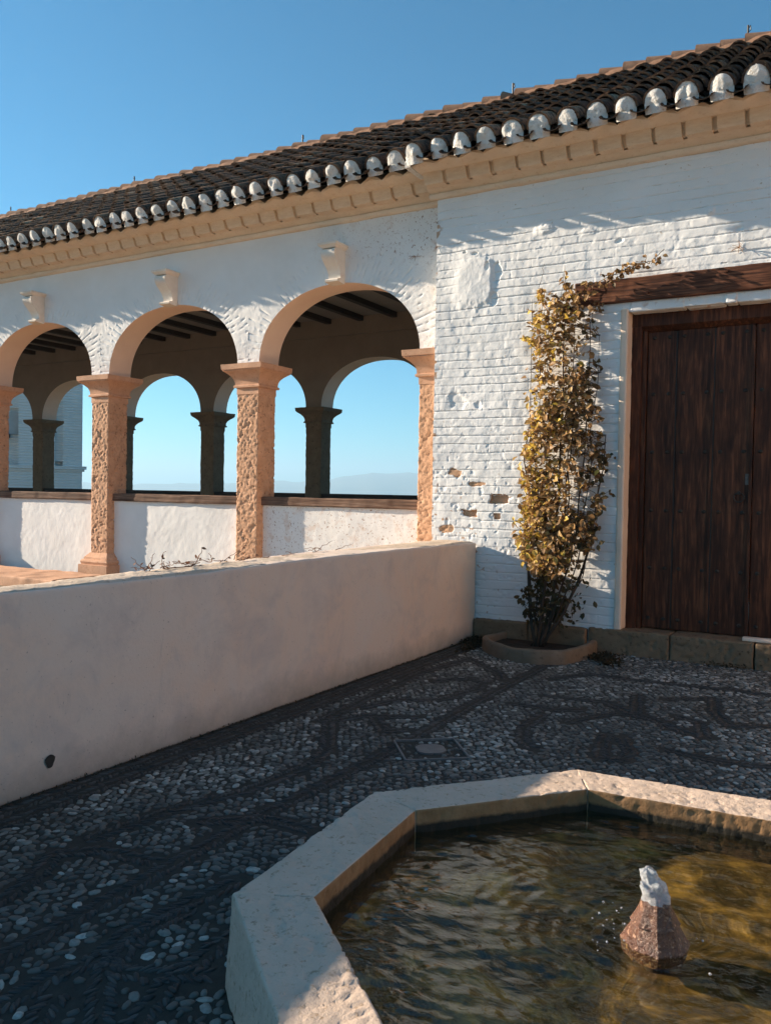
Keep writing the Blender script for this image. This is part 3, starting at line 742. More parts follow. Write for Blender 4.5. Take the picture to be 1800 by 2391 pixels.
# ------------------------------------------------------------------ fountain
FC = np.array([-.54, 2.65]); RO, RI = 1.243, .985; ROT = math.radians(184.6)
fo = empty('fountain', (FC[0], FC[1], 0), 'octagonal stone fountain basin with a bubbling jet at its centre', 'fountain')
for k in range(8):
    ac = ROT + k * math.pi / 4; nx, ny = math.cos(ac), math.sin(ac); tx, ty = -ny, nx
    def fn(P, nx=nx, ny=ny, tx=tx, ty=ty):
        rr = (RO + RI) / 2 + P[..., 0] / .258 * (RO - RI); w = rr * math.tan(math.pi / 8) - .0006
        s_ = P[..., 1] / .5 * w
        rr = rr + .014 * np.clip(-P[..., 2] / .17, -1, 1) * np.where(P[..., 0] > 0, 1, 0)
        return np.stack([FC[0] + nx * rr + tx * s_, FC[1] + ny * rr + ty * s_, .132 + P[..., 2]], -1)
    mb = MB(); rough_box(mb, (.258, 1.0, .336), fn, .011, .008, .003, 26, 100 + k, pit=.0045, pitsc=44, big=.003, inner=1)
    mb.build('rim_stone', [RIMST, INNERST], fo, smooth=True, angle=60)
ALG = NM('algae_bottom', .8, .2)
_n = ALG.noise(3.2, 6, .65, 1.2); ALG.base(ALG.mix(ALG.mr(ALG.noise(9, 5, .7, .8), .4, .65, 0, .7), ALG.ramp(_n, [(.34, (.022, .022, .010)), (.50, (.16, .10, .035)), (.68, (.66, .40, .12))]), (.035, .030, .014)))
ALG.bump(_n, .6, .03)
mb = MB(); A_, R_ = np.meshgrid(np.arange(96) * 2 * np.pi / 96, np.linspace(.01, 1.09, 50), indexing='ij'); X, Yg = R_ * np.cos(A_), R_ * np.sin(A_)
Z = .122 + .012 * fbm(np.stack([X * 3, Yg * 3, X * 0], -1), 3, 4); mb.grid(np.transpose(np.stack([X + FC[0], Yg + FC[1], Z], -1), (1, 0, 2)), 0, wrap=True); mb.build('basin_floor', ALG.mat, fo, smooth=True)
# wet dark lining below the rim
mb = MB(); V = []
for z, r_ in ((.235, RI + .004), (.05, RI - .01)):
    for k in range(8):
        a = ROT + math.pi / 8 + k * math.pi / 4; V.append((FC[0] + r_ / math.cos(math.pi / 8) * math.cos(a), FC[1] + r_ / math.cos(math.pi / 8) * math.sin(a), z))
# nozzle: stepped octagonal stone pyramid
NZ = np.array([-.535, 2.66])
mb = MB(); rows = []
for z, r_ in ((.165, .096), (.190, .100), (.206, .102), (.216, .094), (.221, .086), (.262, .068), (.266, .074), (.276, .066), (.316, .049), (.332, .046), (.338, .030)):
    a = np.arange(24) * 2 * np.pi / 24; oc = 1 / np.cos((a % (np.pi / 4)) - np.pi / 8) * .97
    P = np.stack([NZ[0] + r_ * oc * np.cos(a + .3), NZ[1] + r_ * oc * np.sin(a + .3), np.full(24, z)], -1)
    P[:, :2] += (fbm(P * 22, 6, 3) * .010)[:, None] * np.stack([np.cos(a), np.sin(a)], -1)
    rows.append(P)
mb.grid(np.stack(rows, 0), 0, wrap=True, flip=True); mb.add(rows[-1], [np.array([list(range(24))])])
WETST = simple('wet_red_stone', (.17, .070, .036), (.07, .032, .02), 14, .22, 38, 1., .02, .7, c3=(.55, .32, .20))
mb.build('nozzle', WETST, fo, angle=30)
mb = MB(); mb.tube([(NZ[0], NZ[1], .09), (NZ[0], NZ[1], .195)], .032, 12); mb.build('pedestal', DARKWOOD, fo, angle=40)
# bubbling water head
FOAM = NM('foaming_water', .12, .8); FOAM.base((.88, .92, .95)); FOAM.b.inputs['Transmission Weight'].default_value = .66; FOAM.b.inputs['IOR'].default_value = 1.33; FOAM.bump(FOAM.noise(90, 4, .7), 1., .01)
mb = MB(); rows = []
for k, t in enumerate(np.linspace(0, 1, 20)):
    z = .330 + .098 * t; r_ = .042 * (1 - t ** 2.1) ** .6 * (1 - .15 * t) + .002; a = np.arange(34) * 2 * np.pi / 34
    P = np.stack([NZ[0] - .012 * t + r_ * np.cos(a), NZ[1] + r_ * np.sin(a), np.full(34, z)], -1)
    d = fbm(P * 55, 9, 3) * .018 * min(1, .5 + t); P[:, :2] += d[:, None] * np.stack([np.cos(a), np.sin(a)], -1); P[:, 2] += d * .8
    P[:, 0] -= .018 * t ** 2; rows.append(P)
mb.grid(np.stack(rows, 0), 0, wrap=True, flip=True)
mb.build('water_jet', FOAM.mat, fo, smooth=True); mb = MB()
rnd = random.Random(4)
for i in range(26):
    a = rnd.uniform(0, 6.28) if i > 18 else rnd.uniform(2.4, 4.2); rr = rnd.uniform(.1, .24); z = .196 + rnd.uniform(0, .05) * (1 if i > 26 else .8)
    c = np.array([NZ[0] + rr * math.cos(a), NZ[1] + rr * math.sin(a), z]); r_ = rnd.uniform(.0015, .0045)
    th, ph = np.meshgrid(np.linspace(0, np.pi, 5), np.arange(6) * np.pi / 3, indexing='ij')
    mb.grid(np.stack([c[0] + r_ * np.sin(th) * np.cos(ph), c[1] + r_ * np.sin(th) * np.sin(ph), c[2] + r_ * np.cos(th)], -1), 0, wrap=True, flip=True)
tag(mb.build('splash_drops', FOAM.mat, smooth=True), kind='stuff')
# water surface: real ripples, clear with a fresnel reflection
WT = bpy.data.materials.new('pool_water'); WT.use_nodes = True; t_ = WT.node_tree; t_.nodes.clear()
out = t_.nodes.new('ShaderNodeOutputMaterial'); mx = t_.nodes.new('ShaderNodeMixShader'); tr = t_.nodes.new('ShaderNodeBsdfTransparent'); gl = t_.nodes.new('ShaderNodeBsdfGlossy'); fr = t_.nodes.new('ShaderNodeLayerWeight'); pw_ = t_.nodes.new('ShaderNodeMath'); pw_.operation = 'POWER'; pw_.inputs[1].default_value = 4.5; ml_ = t_.nodes.new('ShaderNodeMath'); ml_.operation = 'MULTIPLY_ADD'; ml_.inputs[1].default_value = .9; ml_.inputs[2].default_value = .055
tr.inputs[0].default_value = (.80, .77, .58, 1); gl.inputs['Roughness'].default_value = .02; gl.inputs[0].default_value = (1, 1, 1, 1); fr.inputs['Blend'].default_value = .5
tc = t_.nodes.new('ShaderNodeTexCoord'); nz = t_.nodes.new('ShaderNodeTexNoise'); nz.inputs['Scale'].default_value = 26; nz.inputs['Detail'].default_value = 3; nz.inputs['Distortion'].default_value = .6
mp = t_.nodes.new('ShaderNodeMapping'); mp.inputs['Rotation'].default_value = (0, 0, .5); mp.inputs['Scale'].default_value = (.55, 1.2, 1)
bm = t_.nodes.new('ShaderNodeBump'); bm.inputs['Strength'].default_value = .35; bm.inputs['Distance'].default_value = .01
for a, b in ((tc.outputs['Object'], mp.inputs[0]), (mp.outputs[0], nz.inputs['Vector']), (nz.outputs['Fac'], bm.inputs['Height']), (bm.outputs[0], gl.inputs['Normal']), (bm.outputs[0], fr.inputs['Normal']), (fr.outputs['Facing'], pw_.inputs[0]), (pw_.outputs[0], ml_.inputs[0]), (ml_.outputs[0], mx.inputs[0]), (tr.outputs[0], mx.inputs[1]), (gl.outputs[0], mx.inputs[2]), (mx.outputs[0], out.inputs[0])): t_.links.new(a, b)
n = 260; X, Yg = np.meshgrid(np.linspace(-1.07, 1.07, n), np.linspace(-1.07, 1.07, n), indexing='ij')
Rr = np.hypot(X + .005, Yg - .01); P3 = np.stack([X * 4.5 + Yg * 1.5, Yg * 8.5 - X * 3, X * 0], -1)
Z = .205 + .0075 * fbm(P3, 55, 3) + .0035 * fbm(P3 * 2.7, 56, 2) + .0022 * np.sin(Rr * 95 + 2 * fbm(P3 * .5, 57, 2)) * np.exp(-Rr * 2.4)
inside = np.ones_like(X, bool)
for k in range(8):
    a = ROT + k * math.pi / 4; inside &= (X * math.cos(a) + Yg * math.sin(a)) < RI + .04
mb = MB(); idx = -np.ones(X.shape, int); idx[inside] = np.arange(inside.sum())
q = np.stack([idx[:-1, :-1], idx[1:, :-1], idx[1:, 1:], idx[:-1, 1:]], -1).reshape(-1, 4); q = q[(q >= 0).all(1)]
mb.add(np.stack([X + FC[0], Yg + FC[1], Z], -1)[inside], [q]); tag(mb.build('water', WT, smooth=True), kind='structure')

# ------------------------------------------------------------------ pebble paving
BANDS = [[(-2.54, 8.2), (-2.54, 6.1), (-2.49, 4.4), (-2.5, 3.74), (-2.52, 3.08), (-2.49, 2.31), (-2.47, .6)], [(-2.17, 2.58), (-2.22, 2.31), (-2.25, 2.13), (-2.2, 1.92), (-2.24, 1.81), (-2.28, 1.2)], [(-3.0, 2.38), (-2.89, 2.2), (-2.84, 2.06), (-2.81, 1.6)], [(-3.0, 2.38), (-2.87, 2.5), (-2.65, 2.54), (-2.56, 2.56)], [(-3.0, 2.55), (-2.97, 2.76), (-2.94, 3.0), (-2.89, 3.15), (-2.8, 3.38), (-2.77, 3.66), (-2.75, 3.96), (-2.85, 4.26), (-3.16, 4.73), (-3.05, 5.01), (-2.82, 5.12), (-2.7, 5.2)], [(-3.17, 5.21), (-3.06, 5.54), (-2.79, 5.72), (-2.69, 6.17), (-2.74, 6.43), (-2.9, 6.51), (-3.11, 6.25)], [(-3.22, 4.73), (-3.28, 5.39), (-3.36, 6.48), (-3.26, 7.3), (-2.79, 6.87), (-2.65, 6.62)], [(-2.95, 5.0), (-2.73, 4.76), (-2.63, 4.87)], [(-2.72, 2.98), (-2.54, 3.09), (-2.51, 3.17), (-2.2, 3.18)], [(-2.3, 6.91), (-2.07, 7.29), (-1.54, 7.29), (-0.93, 7.37), (-0.0, 7.33)], [(-2.27, 5.93), (-1.96, 5.92), (-1.77, 6.05)], [(-2.15, 6.29), (-1.69, 6.38), (-1.45, 6.16), (-1.21, 6.03), (-0.97, 5.83)], [(-1.53, 6.71), (-1.41, 6.14)], [(-1.76, 5.66), (-1.67, 5.91), (-1.5, 6.1), (-1.27, 6.08), (-1.13, 5.9)], [(-1.15, 6.26), (-0.98, 6.18), (-0.88, 5.8)], [(-1.3, 6.75), (-0.99, 6.96), (-0.93, 6.56), (-0.77, 6.18), (-0.59, 6.34)], [(-1.45, 5.51), (-1.4, 5.15), (-1.34, 4.98), (-1.23, 5.02), (-1.22, 5.19), (-1.35, 5.5)], [(-1.03, 5.39), (-0.7, 5.32), (-0.3, 5.45)], [(-1.98, 5.76), (-1.97, 5.34), (-1.88, 5.07), (-1.76, 4.95)], [(-2.24, 1.93), (-2.13, 1.9), (-1.97, 1.95), (-1.82, 2.06)], [(-2.17, 1.93), (-2.06, 1.81), (-1.93, 1.69)], [(-2.15, 1.71), (-1.99, 1.4)], [(-2.17, 2.33), (-2.2, 2.18), (-2.19, 2.07), (-2.13, 1.9)], [(-1.9, 2.9), (-1.92, 2.3), (-1.9, 1.93), (-1.75, 1.5)], [(-0.3, 6.6), (0.2, 6.2), (.5, 5.6), (.2, 5.2)]]
def pebbles():
    rng = np.random.default_rng(7)
    # ------ dark herring-bone bands
    dk = []
    for bnd in BANDS:
        p = np.array(bnd); seg = np.diff(p, axis=0); ln = np.hypot(*seg.T); cum = np.concatenate([[0], np.cumsum(ln)])
        for s_ in np.arange(0, cum[-1], .021):
            i = min(np.searchsorted(cum, s_, 'right') - 1, len(seg) - 1); t = (s_ - cum[i]) / ln[i]; c = p[i] + seg[i] * t; d = seg[i] / ln[i]; nrm = np.array([-d[1], d[0]]); an = math.atan2(d[1], d[0])
            for sg in (-1, 1): dk.append((*(c + nrm * sg * .029 + rng.normal(0, .004, 2)), an + sg * (.75 + rng.normal(0, .15))))
    for r_ in range(4):
        for y in np.arange(-.2, 8.3, .024): dk.append((-3.625 + r_ * .062 + rng.normal(0, .003), y + rng.normal(0, .004), math.pi / 2 + (1 if r_ % 2 else -1) * (.8 + rng.normal(0, .12))))
    dk = np.array(dk)
    allp = np.concatenate([np.linspace(np.array(a), np.array(b), max(2, int(math.hypot(a[0] - b[0], a[1] - b[1]) / .03))) for bnd in BANDS for a, b in zip(bnd[:-1], bnd[1:])])
    # ------ pale pebbles everywhere else
    g = []
    sp = .0425; row = 0; y = .3
    while y < 8.36:
        xs = np.arange(-3.4, 1.6, sp * 1.1) + (row % 2) * sp * .55
        g.append(np.stack([xs, np.full_like(xs, y)], -1)); y += sp * .86; row += 1
    g = np.concatenate(g) + rng.normal(0, .0062, (sum(len(a) for a in g), 2))
    keep = np.ones(len(g), bool)
    cell = {}
    for q_ in allp: cell.setdefault((int(q_[0] // .15), int(q_[1] // .15)), []).append(q_)
    for i, q_ in enumerate(g):
        a, b = int(q_[0] // .15), int(q_[1] // .15)
        for da in (-1, 0, 1):
            for db in (-1, 0, 1):
                for r_ in cell.get((a + da, b + db), ()):
                    if abs(r_[0] - q_[0]) < .07 and math.hypot(r_[0] - q_[0], r_[1] - q_[1]) < .066: keep[i] = False
    g = g[keep]
    def infountain(p, m=.02): 
        r = np.zeros(len(p), bool) | True
        for k in range(8):
            a = ROT + k * math.pi / 4; r &= ((p[:, 0] - FC[0]) * math.cos(a) + (p[:, 1] - FC[1]) * math.sin(a)) < RO + m
        return r
    def drain(p): return (np.abs((p[:, 0] + 2.29) * .77 + (p[:, 1] - 4.57) * .64) < .20) & (np.abs(-(p[:, 0] + 2.29) * .64 + (p[:, 1] - 4.57) * .77) < .20)
    def planter(p): return ((p[:, 0] + 2.83) / .52) ** 2 + ((p[:, 1] - 8.15) / .72) ** 2 < 1
    for P, nm, mat, pale in ((g, 'pale_pebbles', PBL.mat, True), (dk, 'dark_pebbles', PBD.mat, False)):
        ok = ~infountain(P) & ~(drain(P) if pale is not None else 0) & ~planter(P) & (P[:, 0] > -3.67) & (P[:, 1] < 8.37)
        P = P[ok]; N = len(P)
        an = rng.uniform(0, np.pi, N) if pale else P[:, 2]
        if pale:
            a = rng.uniform(.0165, .027, N); b = a * rng.uniform(.50, .84, N); h = rng.uniform(.004, .008, N)
            big = rng.random(N) < .06; a[big] *= 1.25
        else: a = rng.uniform(.022, .031, N); b = rng.uniform(.0075, .0105, N); h = rng.uniform(.003, .006, N)
        tilt = rng.normal(0, .09, (N, 2)); col = np.clip(rng.normal(.5, .27, N) + .25 * vn(np.stack([P[:, 0] * 2, P[:, 1] * 2, P[:, 0] * 0], -1), 4), 0, 1)
        m_ = 8; ph = np.arange(m_) * 2 * np.pi / m_
        rings = [(1.0, -.3), (.97, .35), (.72, .82)]
        V = np.zeros((N, 3 * m_ + 1, 3)); 
        irr = 1 + rng.normal(0, .09, (N, m_)); pw = .85
        for k, (r_, z_) in enumerate(rings):
            cx_, sx_ = np.cos(ph), np.sin(ph)
            V[:, k * m_:(k + 1) * m_, 0] = a[:, None] * r_ * (np.sign(cx_) * np.abs(cx_) ** pw)[None] * irr; V[:, k * m_:(k + 1) * m_, 1] = b[:, None] * r_ * (np.sign(sx_) * np.abs(sx_) ** pw)[None] * irr; V[:, k * m_:(k + 1) * m_, 2] = h[:, None] * z_
        V[:, -1, 2] = h
        V[:, :, 2] += V[:, :, 0] * tilt[:, :1] + V[:, :, 1] * tilt[:, 1:]
        c, s_ = np.cos(an)[:, None], np.sin(an)[:, None]
        x = V[:, :, 0] * c - V[:, :, 1] * s_ + P[:, :1]; y = V[:, :, 0] * s_ + V[:, :, 1] * c + P[:, 1:2]
        V[:, :, 0], V[:, :, 1] = x, y
        V[:, :, 2] += (rng.normal(0, .0010, N) + .0005)[:, None]
        off = (np.arange(N) * (3 * m_ + 1))[:, None, None]
        j = np.arange(m_); j2 = (j + 1) % m_
        q1 = np.stack([j, j2, m_ + j2, m_ + j], -1); q2 = q1 + m_; t1 = np.stack([2 * m_ + j, 2 * m_ + j2, np.full(m_, 3 * m_)], -1)
        mb = MB(); mb.add(V.reshape(-1, 3), [(np.concatenate([q1, q2])[None] + off).reshape(-1, 4), (t1[None] + off).reshape(-1, 3)], 0, np.repeat(col, 3 * m_ + 1))
        tag(mb.build(nm, mat, smooth=True), kind='stuff')
pebbles()
# drain cover set in the paving
dr = MB(); rz = math.atan2(.64, .77)
f0 = shift((-2.29, 4.57, 0), rz)
def dbox(x0, x1, y0, y1, z0, z1, mat=0):
    v = f0(np.array([(x, y, z) for z in (z0, z1) for y in (y0, y1) for x in (x0, x1)], float))
    dr.poly(v, [(0, 2, 3, 1), (4, 5, 7, 6), (0, 1, 5, 4), (2, 6, 7, 3), (0, 4, 6, 2), (1, 3, 7, 5)], mat)
for s_ in (-1, 1):
    dbox(-.20, .20, s_ * .196 - .006, s_ * .196 + .006, .0, .012); dbox(s_ * .196 - .006, s_ * .196 + .006, -.19, .19, .0, .012)
n = 48; a = np.arange(n) * 2 * np.pi / n; r_ = .088 * (1 + .14 * np.abs(np.sin(2 * a)) - .05 * (np.abs(np.cos(4 * a)) > .9))
V = np.concatenate([f0(np.stack([r_ * np.cos(a), r_ * np.sin(a), np.full(n, z)], -1)) for z in (0.001, .011)])
dr.poly(V, [(j, (j + 1) % n, n + (j + 1) % n, n + j) for j in range(n)] + [tuple(range(n, 2 * n))], 0)
rngd = random.Random(3)
for i in range(70):
    u, v = rngd.uniform(-.17, .17), rngd.uniform(-.17, .17)
    if math.hypot(u, v) < .115: continue
    a_, b_ = rngd.uniform(.012, .022), rngd.uniform(.008, .013); t0 = rngd.uniform(0, 3.1); c = f0(np.array([[u, v, .0]]))[0]
    th, ph = np.meshgrid(np.linspace(0, np.pi / 2, 4), np.arange(8) * np.pi / 4, indexing='ij')
    lx, ly = a_ * np.sin(th) * np.cos(ph), b_ * np.sin(th) * np.sin(ph)
    dr.grid(np.stack([c[0] + lx * math.cos(t0) - ly * math.sin(t0), c[1] + lx * math.sin(t0) + ly * math.cos(t0), c[2] + .009 * np.cos(th)], -1), 1, np.full(th.shape, rngd.random()), wrap=True, flip=True)
tag(dr.build('drain_cover', [simple('grey_metal', (.16, .17, .17), (.11, .12, .12), 20, .5, 60, .3, .002), PBL.mat], smooth=False, angle=40), 'square pebble-filled drain cover with a round grey plate, set in the paving', 'drain cover')

# ------------------------------------------------------------------ planter, soil, moss
PC = [(-3.30, 8.30), (-3.34, 7.86), (-3.20, 7.66), (-2.95, 7.47), (-2.66, 7.43), (-2.42, 7.58), (-2.33, 7.92), (-2.34, 8.30)]
def smoothpath(P, n=90):
    P = np.array(P, float); d = np.concatenate([[0], np.cumsum(np.hypot(*np.diff(P, axis=0).T))]); t = np.linspace(0, d[-1], n)
    Q = np.stack([np.interp(t, d, P[:, 0]), np.interp(t, d, P[:, 1])], -1)
    for _ in range(3): Q[1:-1] = (Q[:-2] + Q[1:-1] * 2 + Q[2:]) / 4
    return Q
Q = smoothpath(PC); T_ = np.gradient(Q, axis=0); T_ /= np.hypot(*T_.T)[:, None]; N_ = np.stack([-T_[:, 1], T_[:, 0]], -1)
mb = MB(); rows = []
for o, z in ((-.038, -.02), (-.036, .06), (-.034, .115), (-.022, .130), (.012, .132), (.028, .12), (.03, .06), (.03, .0)):
    q = Q + N_ * o; p = np.concatenate([q, np.full((len(q), 1), z)], 1); p[:, 2] += fbm(p * 6, 4, 3) * .014 * (z > .1); p[:, :2] += N_ * (fbm(p * 9, 5, 3) * .008)[:, None]; rows.append(p)
mb.grid(np.stack(rows, 0), 0)
pl = mb.build('planter_border', simple('planter_clay', (.22, .16, .11), (.16, .115, .075), 7, .9, 40, .5, .008, c3=(.12, .09, .06)), smooth=True)
tag(pl, 'low curved clay border around the foot of the climbing plant', 'planter')
mb = MB(); cen = np.array([-2.84, 7.98]); rows = []
for t in (0.001, .3, .55, .8, .97):
    q = cen + (np.concatenate([Q, Q[:1]]) - cen) * t; p = np.concatenate([q, np.full((len(q), 1), .055)], 1); p[:, 2] += fbm(p * 9, 8, 3) * .03 * (1 - t * .6); rows.append(p)
mb.grid(np.stack(rows, 0), 0, flip=True); tag(mb.build('planter_soil', SOIL, smooth=True), kind='stuff')

def leafmesh(mb, C, D, U, L_, W_, col):
    """many leaves at once: centres C, directions D (unit), up/normal U; folded pointed ovals"""
    D = D / (np.linalg.norm(D, axis=1)[:, None] + 1e-9); S = np.cross(D, U); S /= np.linalg.norm(S, axis=1)[:, None] + 1e-9; Nn = np.cross(S, D)
    l = L_[:, None]; w_ = W_[:, None]
    pts = [C, C + D * l * .30 + S * w_ * .42 + Nn * w_ * .18, C + D * l * .62 + S * w_ * .46 + Nn * w_ * .12, C + D * l * 1.0 - Nn * l * .12, C + D * l * .62 - S * w_ * .46 + Nn * w_ * .12, C + D * l * .30 - S * w_ * .42 + Nn * w_ * .18, C + D * l * .32 - Nn * w_ * .02, C + D * l * .64 - Nn * w_ * .04]
    V = np.stack(pts, 1); n = len(C); off = (np.arange(n) * 8)[:, None, None]
    q = np.array([[6, 1, 2, 7], [7, 4, 5, 6]]); t = np.array([[0, 1, 6], [0, 6, 5], [7, 2, 3], [7, 3, 4]])
    mb.add(V.reshape(-1, 3), [(q[None] + off).reshape(-1, 4), (t[None] + off).reshape(-1, 3)], 0, np.repeat(col, 8))
def leaf_mat(name, stops):
    m = NM(name, .55, .35); c = m.ramp(m.attr(), stops); c = m.mix(m.mr(m.noise(45, 3), .45, .7, 0, .5), c, (.16, .07, .02)); m.base(c)
    t = m.N('ShaderNodeBsdfTranslucent'); m.L(c, t.inputs[0]); x = m.N('ShaderNodeMixShader'); x.inputs[0].default_value = .35
    o = m.t.nodes['Material Output']; m.L(m.b.outputs[0], x.inputs[1]); m.L(t.outputs[0], x.inputs[2]); m.L(x.outputs[0], o.inputs[0]); return m.mat
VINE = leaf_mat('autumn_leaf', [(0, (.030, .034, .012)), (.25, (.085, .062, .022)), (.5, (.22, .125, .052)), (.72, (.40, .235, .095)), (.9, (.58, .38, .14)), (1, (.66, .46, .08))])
MOSSL = leaf_mat('dark_leaf', [(0, (.012, .016, .008)), (.6, (.03, .03, .014)), (1, (.06, .045, .02))])
def moss():
    rng = np.random.default_rng(3); mb = MB()
    spots = [(-3.56, 8.15, .15, .22, 420), (-3.45, 7.75, .09, .25, 200), (-2.16, 8.02, .16, .16, 420), (-2.05, 7.80, .13, .12, 160), (-1.1, 8.3, .2, .04, 60)]
    for cx_, cy_, a, b, n in spots:
        u = rng.normal(0, .5, (n, 2)); C = np.stack([cx_ + a * u[:, 0], cy_ + b * u[:, 1], rng.uniform(0, .045, n)], -1); C[:, 0] = np.clip(C[:, 0], -3.66, 9); C[:, 1] = np.clip(C[:, 1], 0, 8.32)
        D = rng.normal(0, 1, (n, 3)); D[:, 2] = np.abs(D[:, 2]) * .6
        leafmesh(mb, C, D, rng.normal(0, 1, (n, 3)) + np.array([0, 0, 1.]), rng.uniform(.02, .045, n), rng.uniform(.012, .022, n), rng.random(n))
    # grime line of tufts at the foot of the low wall
    n = 1500; y = rng.uniform(.2, 8.1, n); C = np.stack([-3.66 + np.abs(rng.normal(0, .012, n)), y, rng.uniform(0, .012, n)], -1); D = rng.normal(0, 1, (n, 3)); D[:, 2] = np.abs(D[:, 2])
    leafmesh(mb, C, D, rng.normal(0, 1, (n, 3)) + np.array([0, 0, 1.]), rng.uniform(.008, .022, n), rng.uniform(.004, .009, n), rng.random(n))
    tag(mb.build('moss', MOSSL), kind='stuff')
moss()

# ------------------------------------------------------------------ climbing plant
def plant():
    rng = np.random.default_rng(11); pr = empty('climbing_plant', (-2.84, 8.05, .06), 'tall climber with golden brown autumn leaves on the white brick wall beside the door', 'plant')
    tab = [(3.74, -2.98, -2.85), (3.58, -3.0, -2.33), (3.44, -3.11, -2.26), (3.24, -3.19, -2.28), (3.02, -3.19, -2.25), (2.81, -3.16, -2.27), (2.6, -3.14, -2.18), (2.39, -3.11, -2.2), (2.17, -3.1, -2.15), (1.96, -3.17, -2.11), (1.75, -3.16, -2.14), (1.54, -3.22, -2.1), (1.32, -3.2, -2.15), (1.11, -3.15, -2.15), (0.9, -3.12, -2.14), (0.75, -2.81, -2.16), (0.61, -3.05, -2.22), (0.38, -2.97, -2.46), (0.18, -2.86, -2.62)][::-1]
    tz = [t[0] for t in tab]; tl = [t[1] for t in tab]; tr_ = [t[2] for t in tab]
    stems = []
    targets = [(-3.10, 2.3), (-3.08, 3.45), (-2.97, 3.66), (-2.86, 3.5), (-2.72, 3.62), (-2.6, 3.45), (-2.45, 3.55), (-2.34, 3.2), (-2.25, 2.2), (-2.3, 1.3), (-3.1, 1.5), (-2.9, 2.6), (-2.62, 2.4)]
    st = MB()
    for i, (tx, tz_) in enumerate(targets):
        bx = -2.82 + rng.normal(0, .035); n = 26; t = np.linspace(0, 1, n); z = .06 + (tz_ - .06) * t
        sp = 1 - np.exp(-t * tz_ / .9); x = bx + (tx - bx) * sp / sp[-1]
        y = 8.02 + (8.30 - 8.02) * sstep(0, .45, t) - rng.uniform(0, .10) * np.sin(t * 3) 
        x = x + .035 * vn(np.stack([t * 7, t * 0 + i * 3.7, t * 0], -1), 3); y = y + .03 * vn(np.stack([t * 6, t * 0 + i * 5.1, t * 0], -1), 5)
        P = np.stack([x, np.minimum(y, 8.34), z], -1); r0 = rng.uniform(.007, .012) if i % 4 else .018
        st.tube(P, r0 * (1 - .75 * t), 6); stems.append(P)
    # side twigs with leaves
    C, D, sz, col = [], [], [], []
    def put(p, d, s_, c): C.append(p); D.append(d); sz.append(s_); col.append(c)
    ntw = 1150
    for k in range(ntw):
        P = stems[rng.integers(len(stems))]; j = rng.integers(5, len(P)); p = P[j].copy()
        # bias towards the middle heights
        z = p[2]; l, r = np.interp(z, tz, tl), np.interp(z, tz, tr_)
        if z < .75 and (rng.random() < .45 or z < .3): continue
        if vn(np.array([[p[0] * 3.1, p[2] * 3.3, 1.7]]), 8)[0] < -.22: continue
        tx = rng.uniform(l, r); tx = p[0] * .25 + tx * .75; L = min(.34, abs(tx - p[0]) + .06)
        dirx = np.sign(tx - p[0]) if tx != p[0] else 1
        e = p + np.array([dirx * min(abs(tx - p[0]), .30), rng.uniform(-.24, .05), rng.uniform(-.05, .22)])
        e[1] = min(e[1], 8.34); n = 6; t = np.linspace(0, 1, n)[:, None]
        Q = p + (e - p) * t; Q[:, 2] -= .05 * (t[:, 0] ** 2) * rng.random(); Q += rng.normal(0, .006, Q.shape)
        Q[:, 0] = np.clip(Q[:, 0], l, r)
        st.tube(Q, np.linspace(.0035, .0015, n), 4)
        nl = rng.integers(4, 8)
        for m in range(nl):
            q = Q[rng.integers(1, n)] + rng.normal(0, .012, 3); q[1] = min(q[1], 8.35)
            d = np.array([rng.normal(0, .7), rng.normal(-.35, .5), rng.normal(-.35, .6)]); 
            g = (q[0] + 2.7) * -.55  # leaves darken to the right: real tone plus self-shade put into the colour
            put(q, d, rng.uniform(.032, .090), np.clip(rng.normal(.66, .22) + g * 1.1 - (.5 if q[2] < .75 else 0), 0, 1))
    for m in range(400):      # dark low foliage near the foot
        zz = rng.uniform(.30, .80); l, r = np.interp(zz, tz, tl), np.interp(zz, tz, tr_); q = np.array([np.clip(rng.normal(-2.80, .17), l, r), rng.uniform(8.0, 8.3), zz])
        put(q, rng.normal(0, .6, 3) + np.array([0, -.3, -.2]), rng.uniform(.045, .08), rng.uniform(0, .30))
    # spray over the end of the lintel
    sprays = [((-2.62, 8.30, 3.50), (-2.48, 8.24, 3.70)), ((-2.48, 8.24, 3.70), (-2.24, 8.24, 3.76)), ((-2.24, 8.24, 3.76), (-2.06, 8.22, 3.83)), ((-2.06, 8.22, 3.83), (-1.80, 8.26, 3.88)), ((-1.86, 8.26, 3.86), (-1.74, 8.26, 3.98)), ((-2.97, 8.28, 3.60), (-2.95, 8.26, 3.74)), ((-2.4, 8.3, 3.45), (-2.33, 8.28, 3.52)), ((-2.62, 8.28, 3.6), (-2.9, 8.27, 3.66))]
    for i, (a, b) in enumerate(sprays):
        a, b = np.array(a), np.array(b); n = 8; t = np.linspace(0, 1, n)[:, None]; Q = a + (b - a) * t + rng.normal(0, .006, (n, 3)); st.tube(Q, .0035, 4)
        cnt = {0: 18, 1: 26, 2: 46, 3: 34, 4: 4, 5: 34, 6: 16, 7: 5}[i]
        for m in range(cnt):
            q = Q[rng.integers(0, n)] + rng.normal(0, .028, 3); q[1] = min(q[1], 8.36)
            put(q, np.array([rng.normal(0, .8), rng.normal(-.3, .5), rng.normal(-.5, .5)]), rng.uniform(.04, .068), np.clip(rng.normal(.93 if i == 5 else .55, .15), 0, 1))
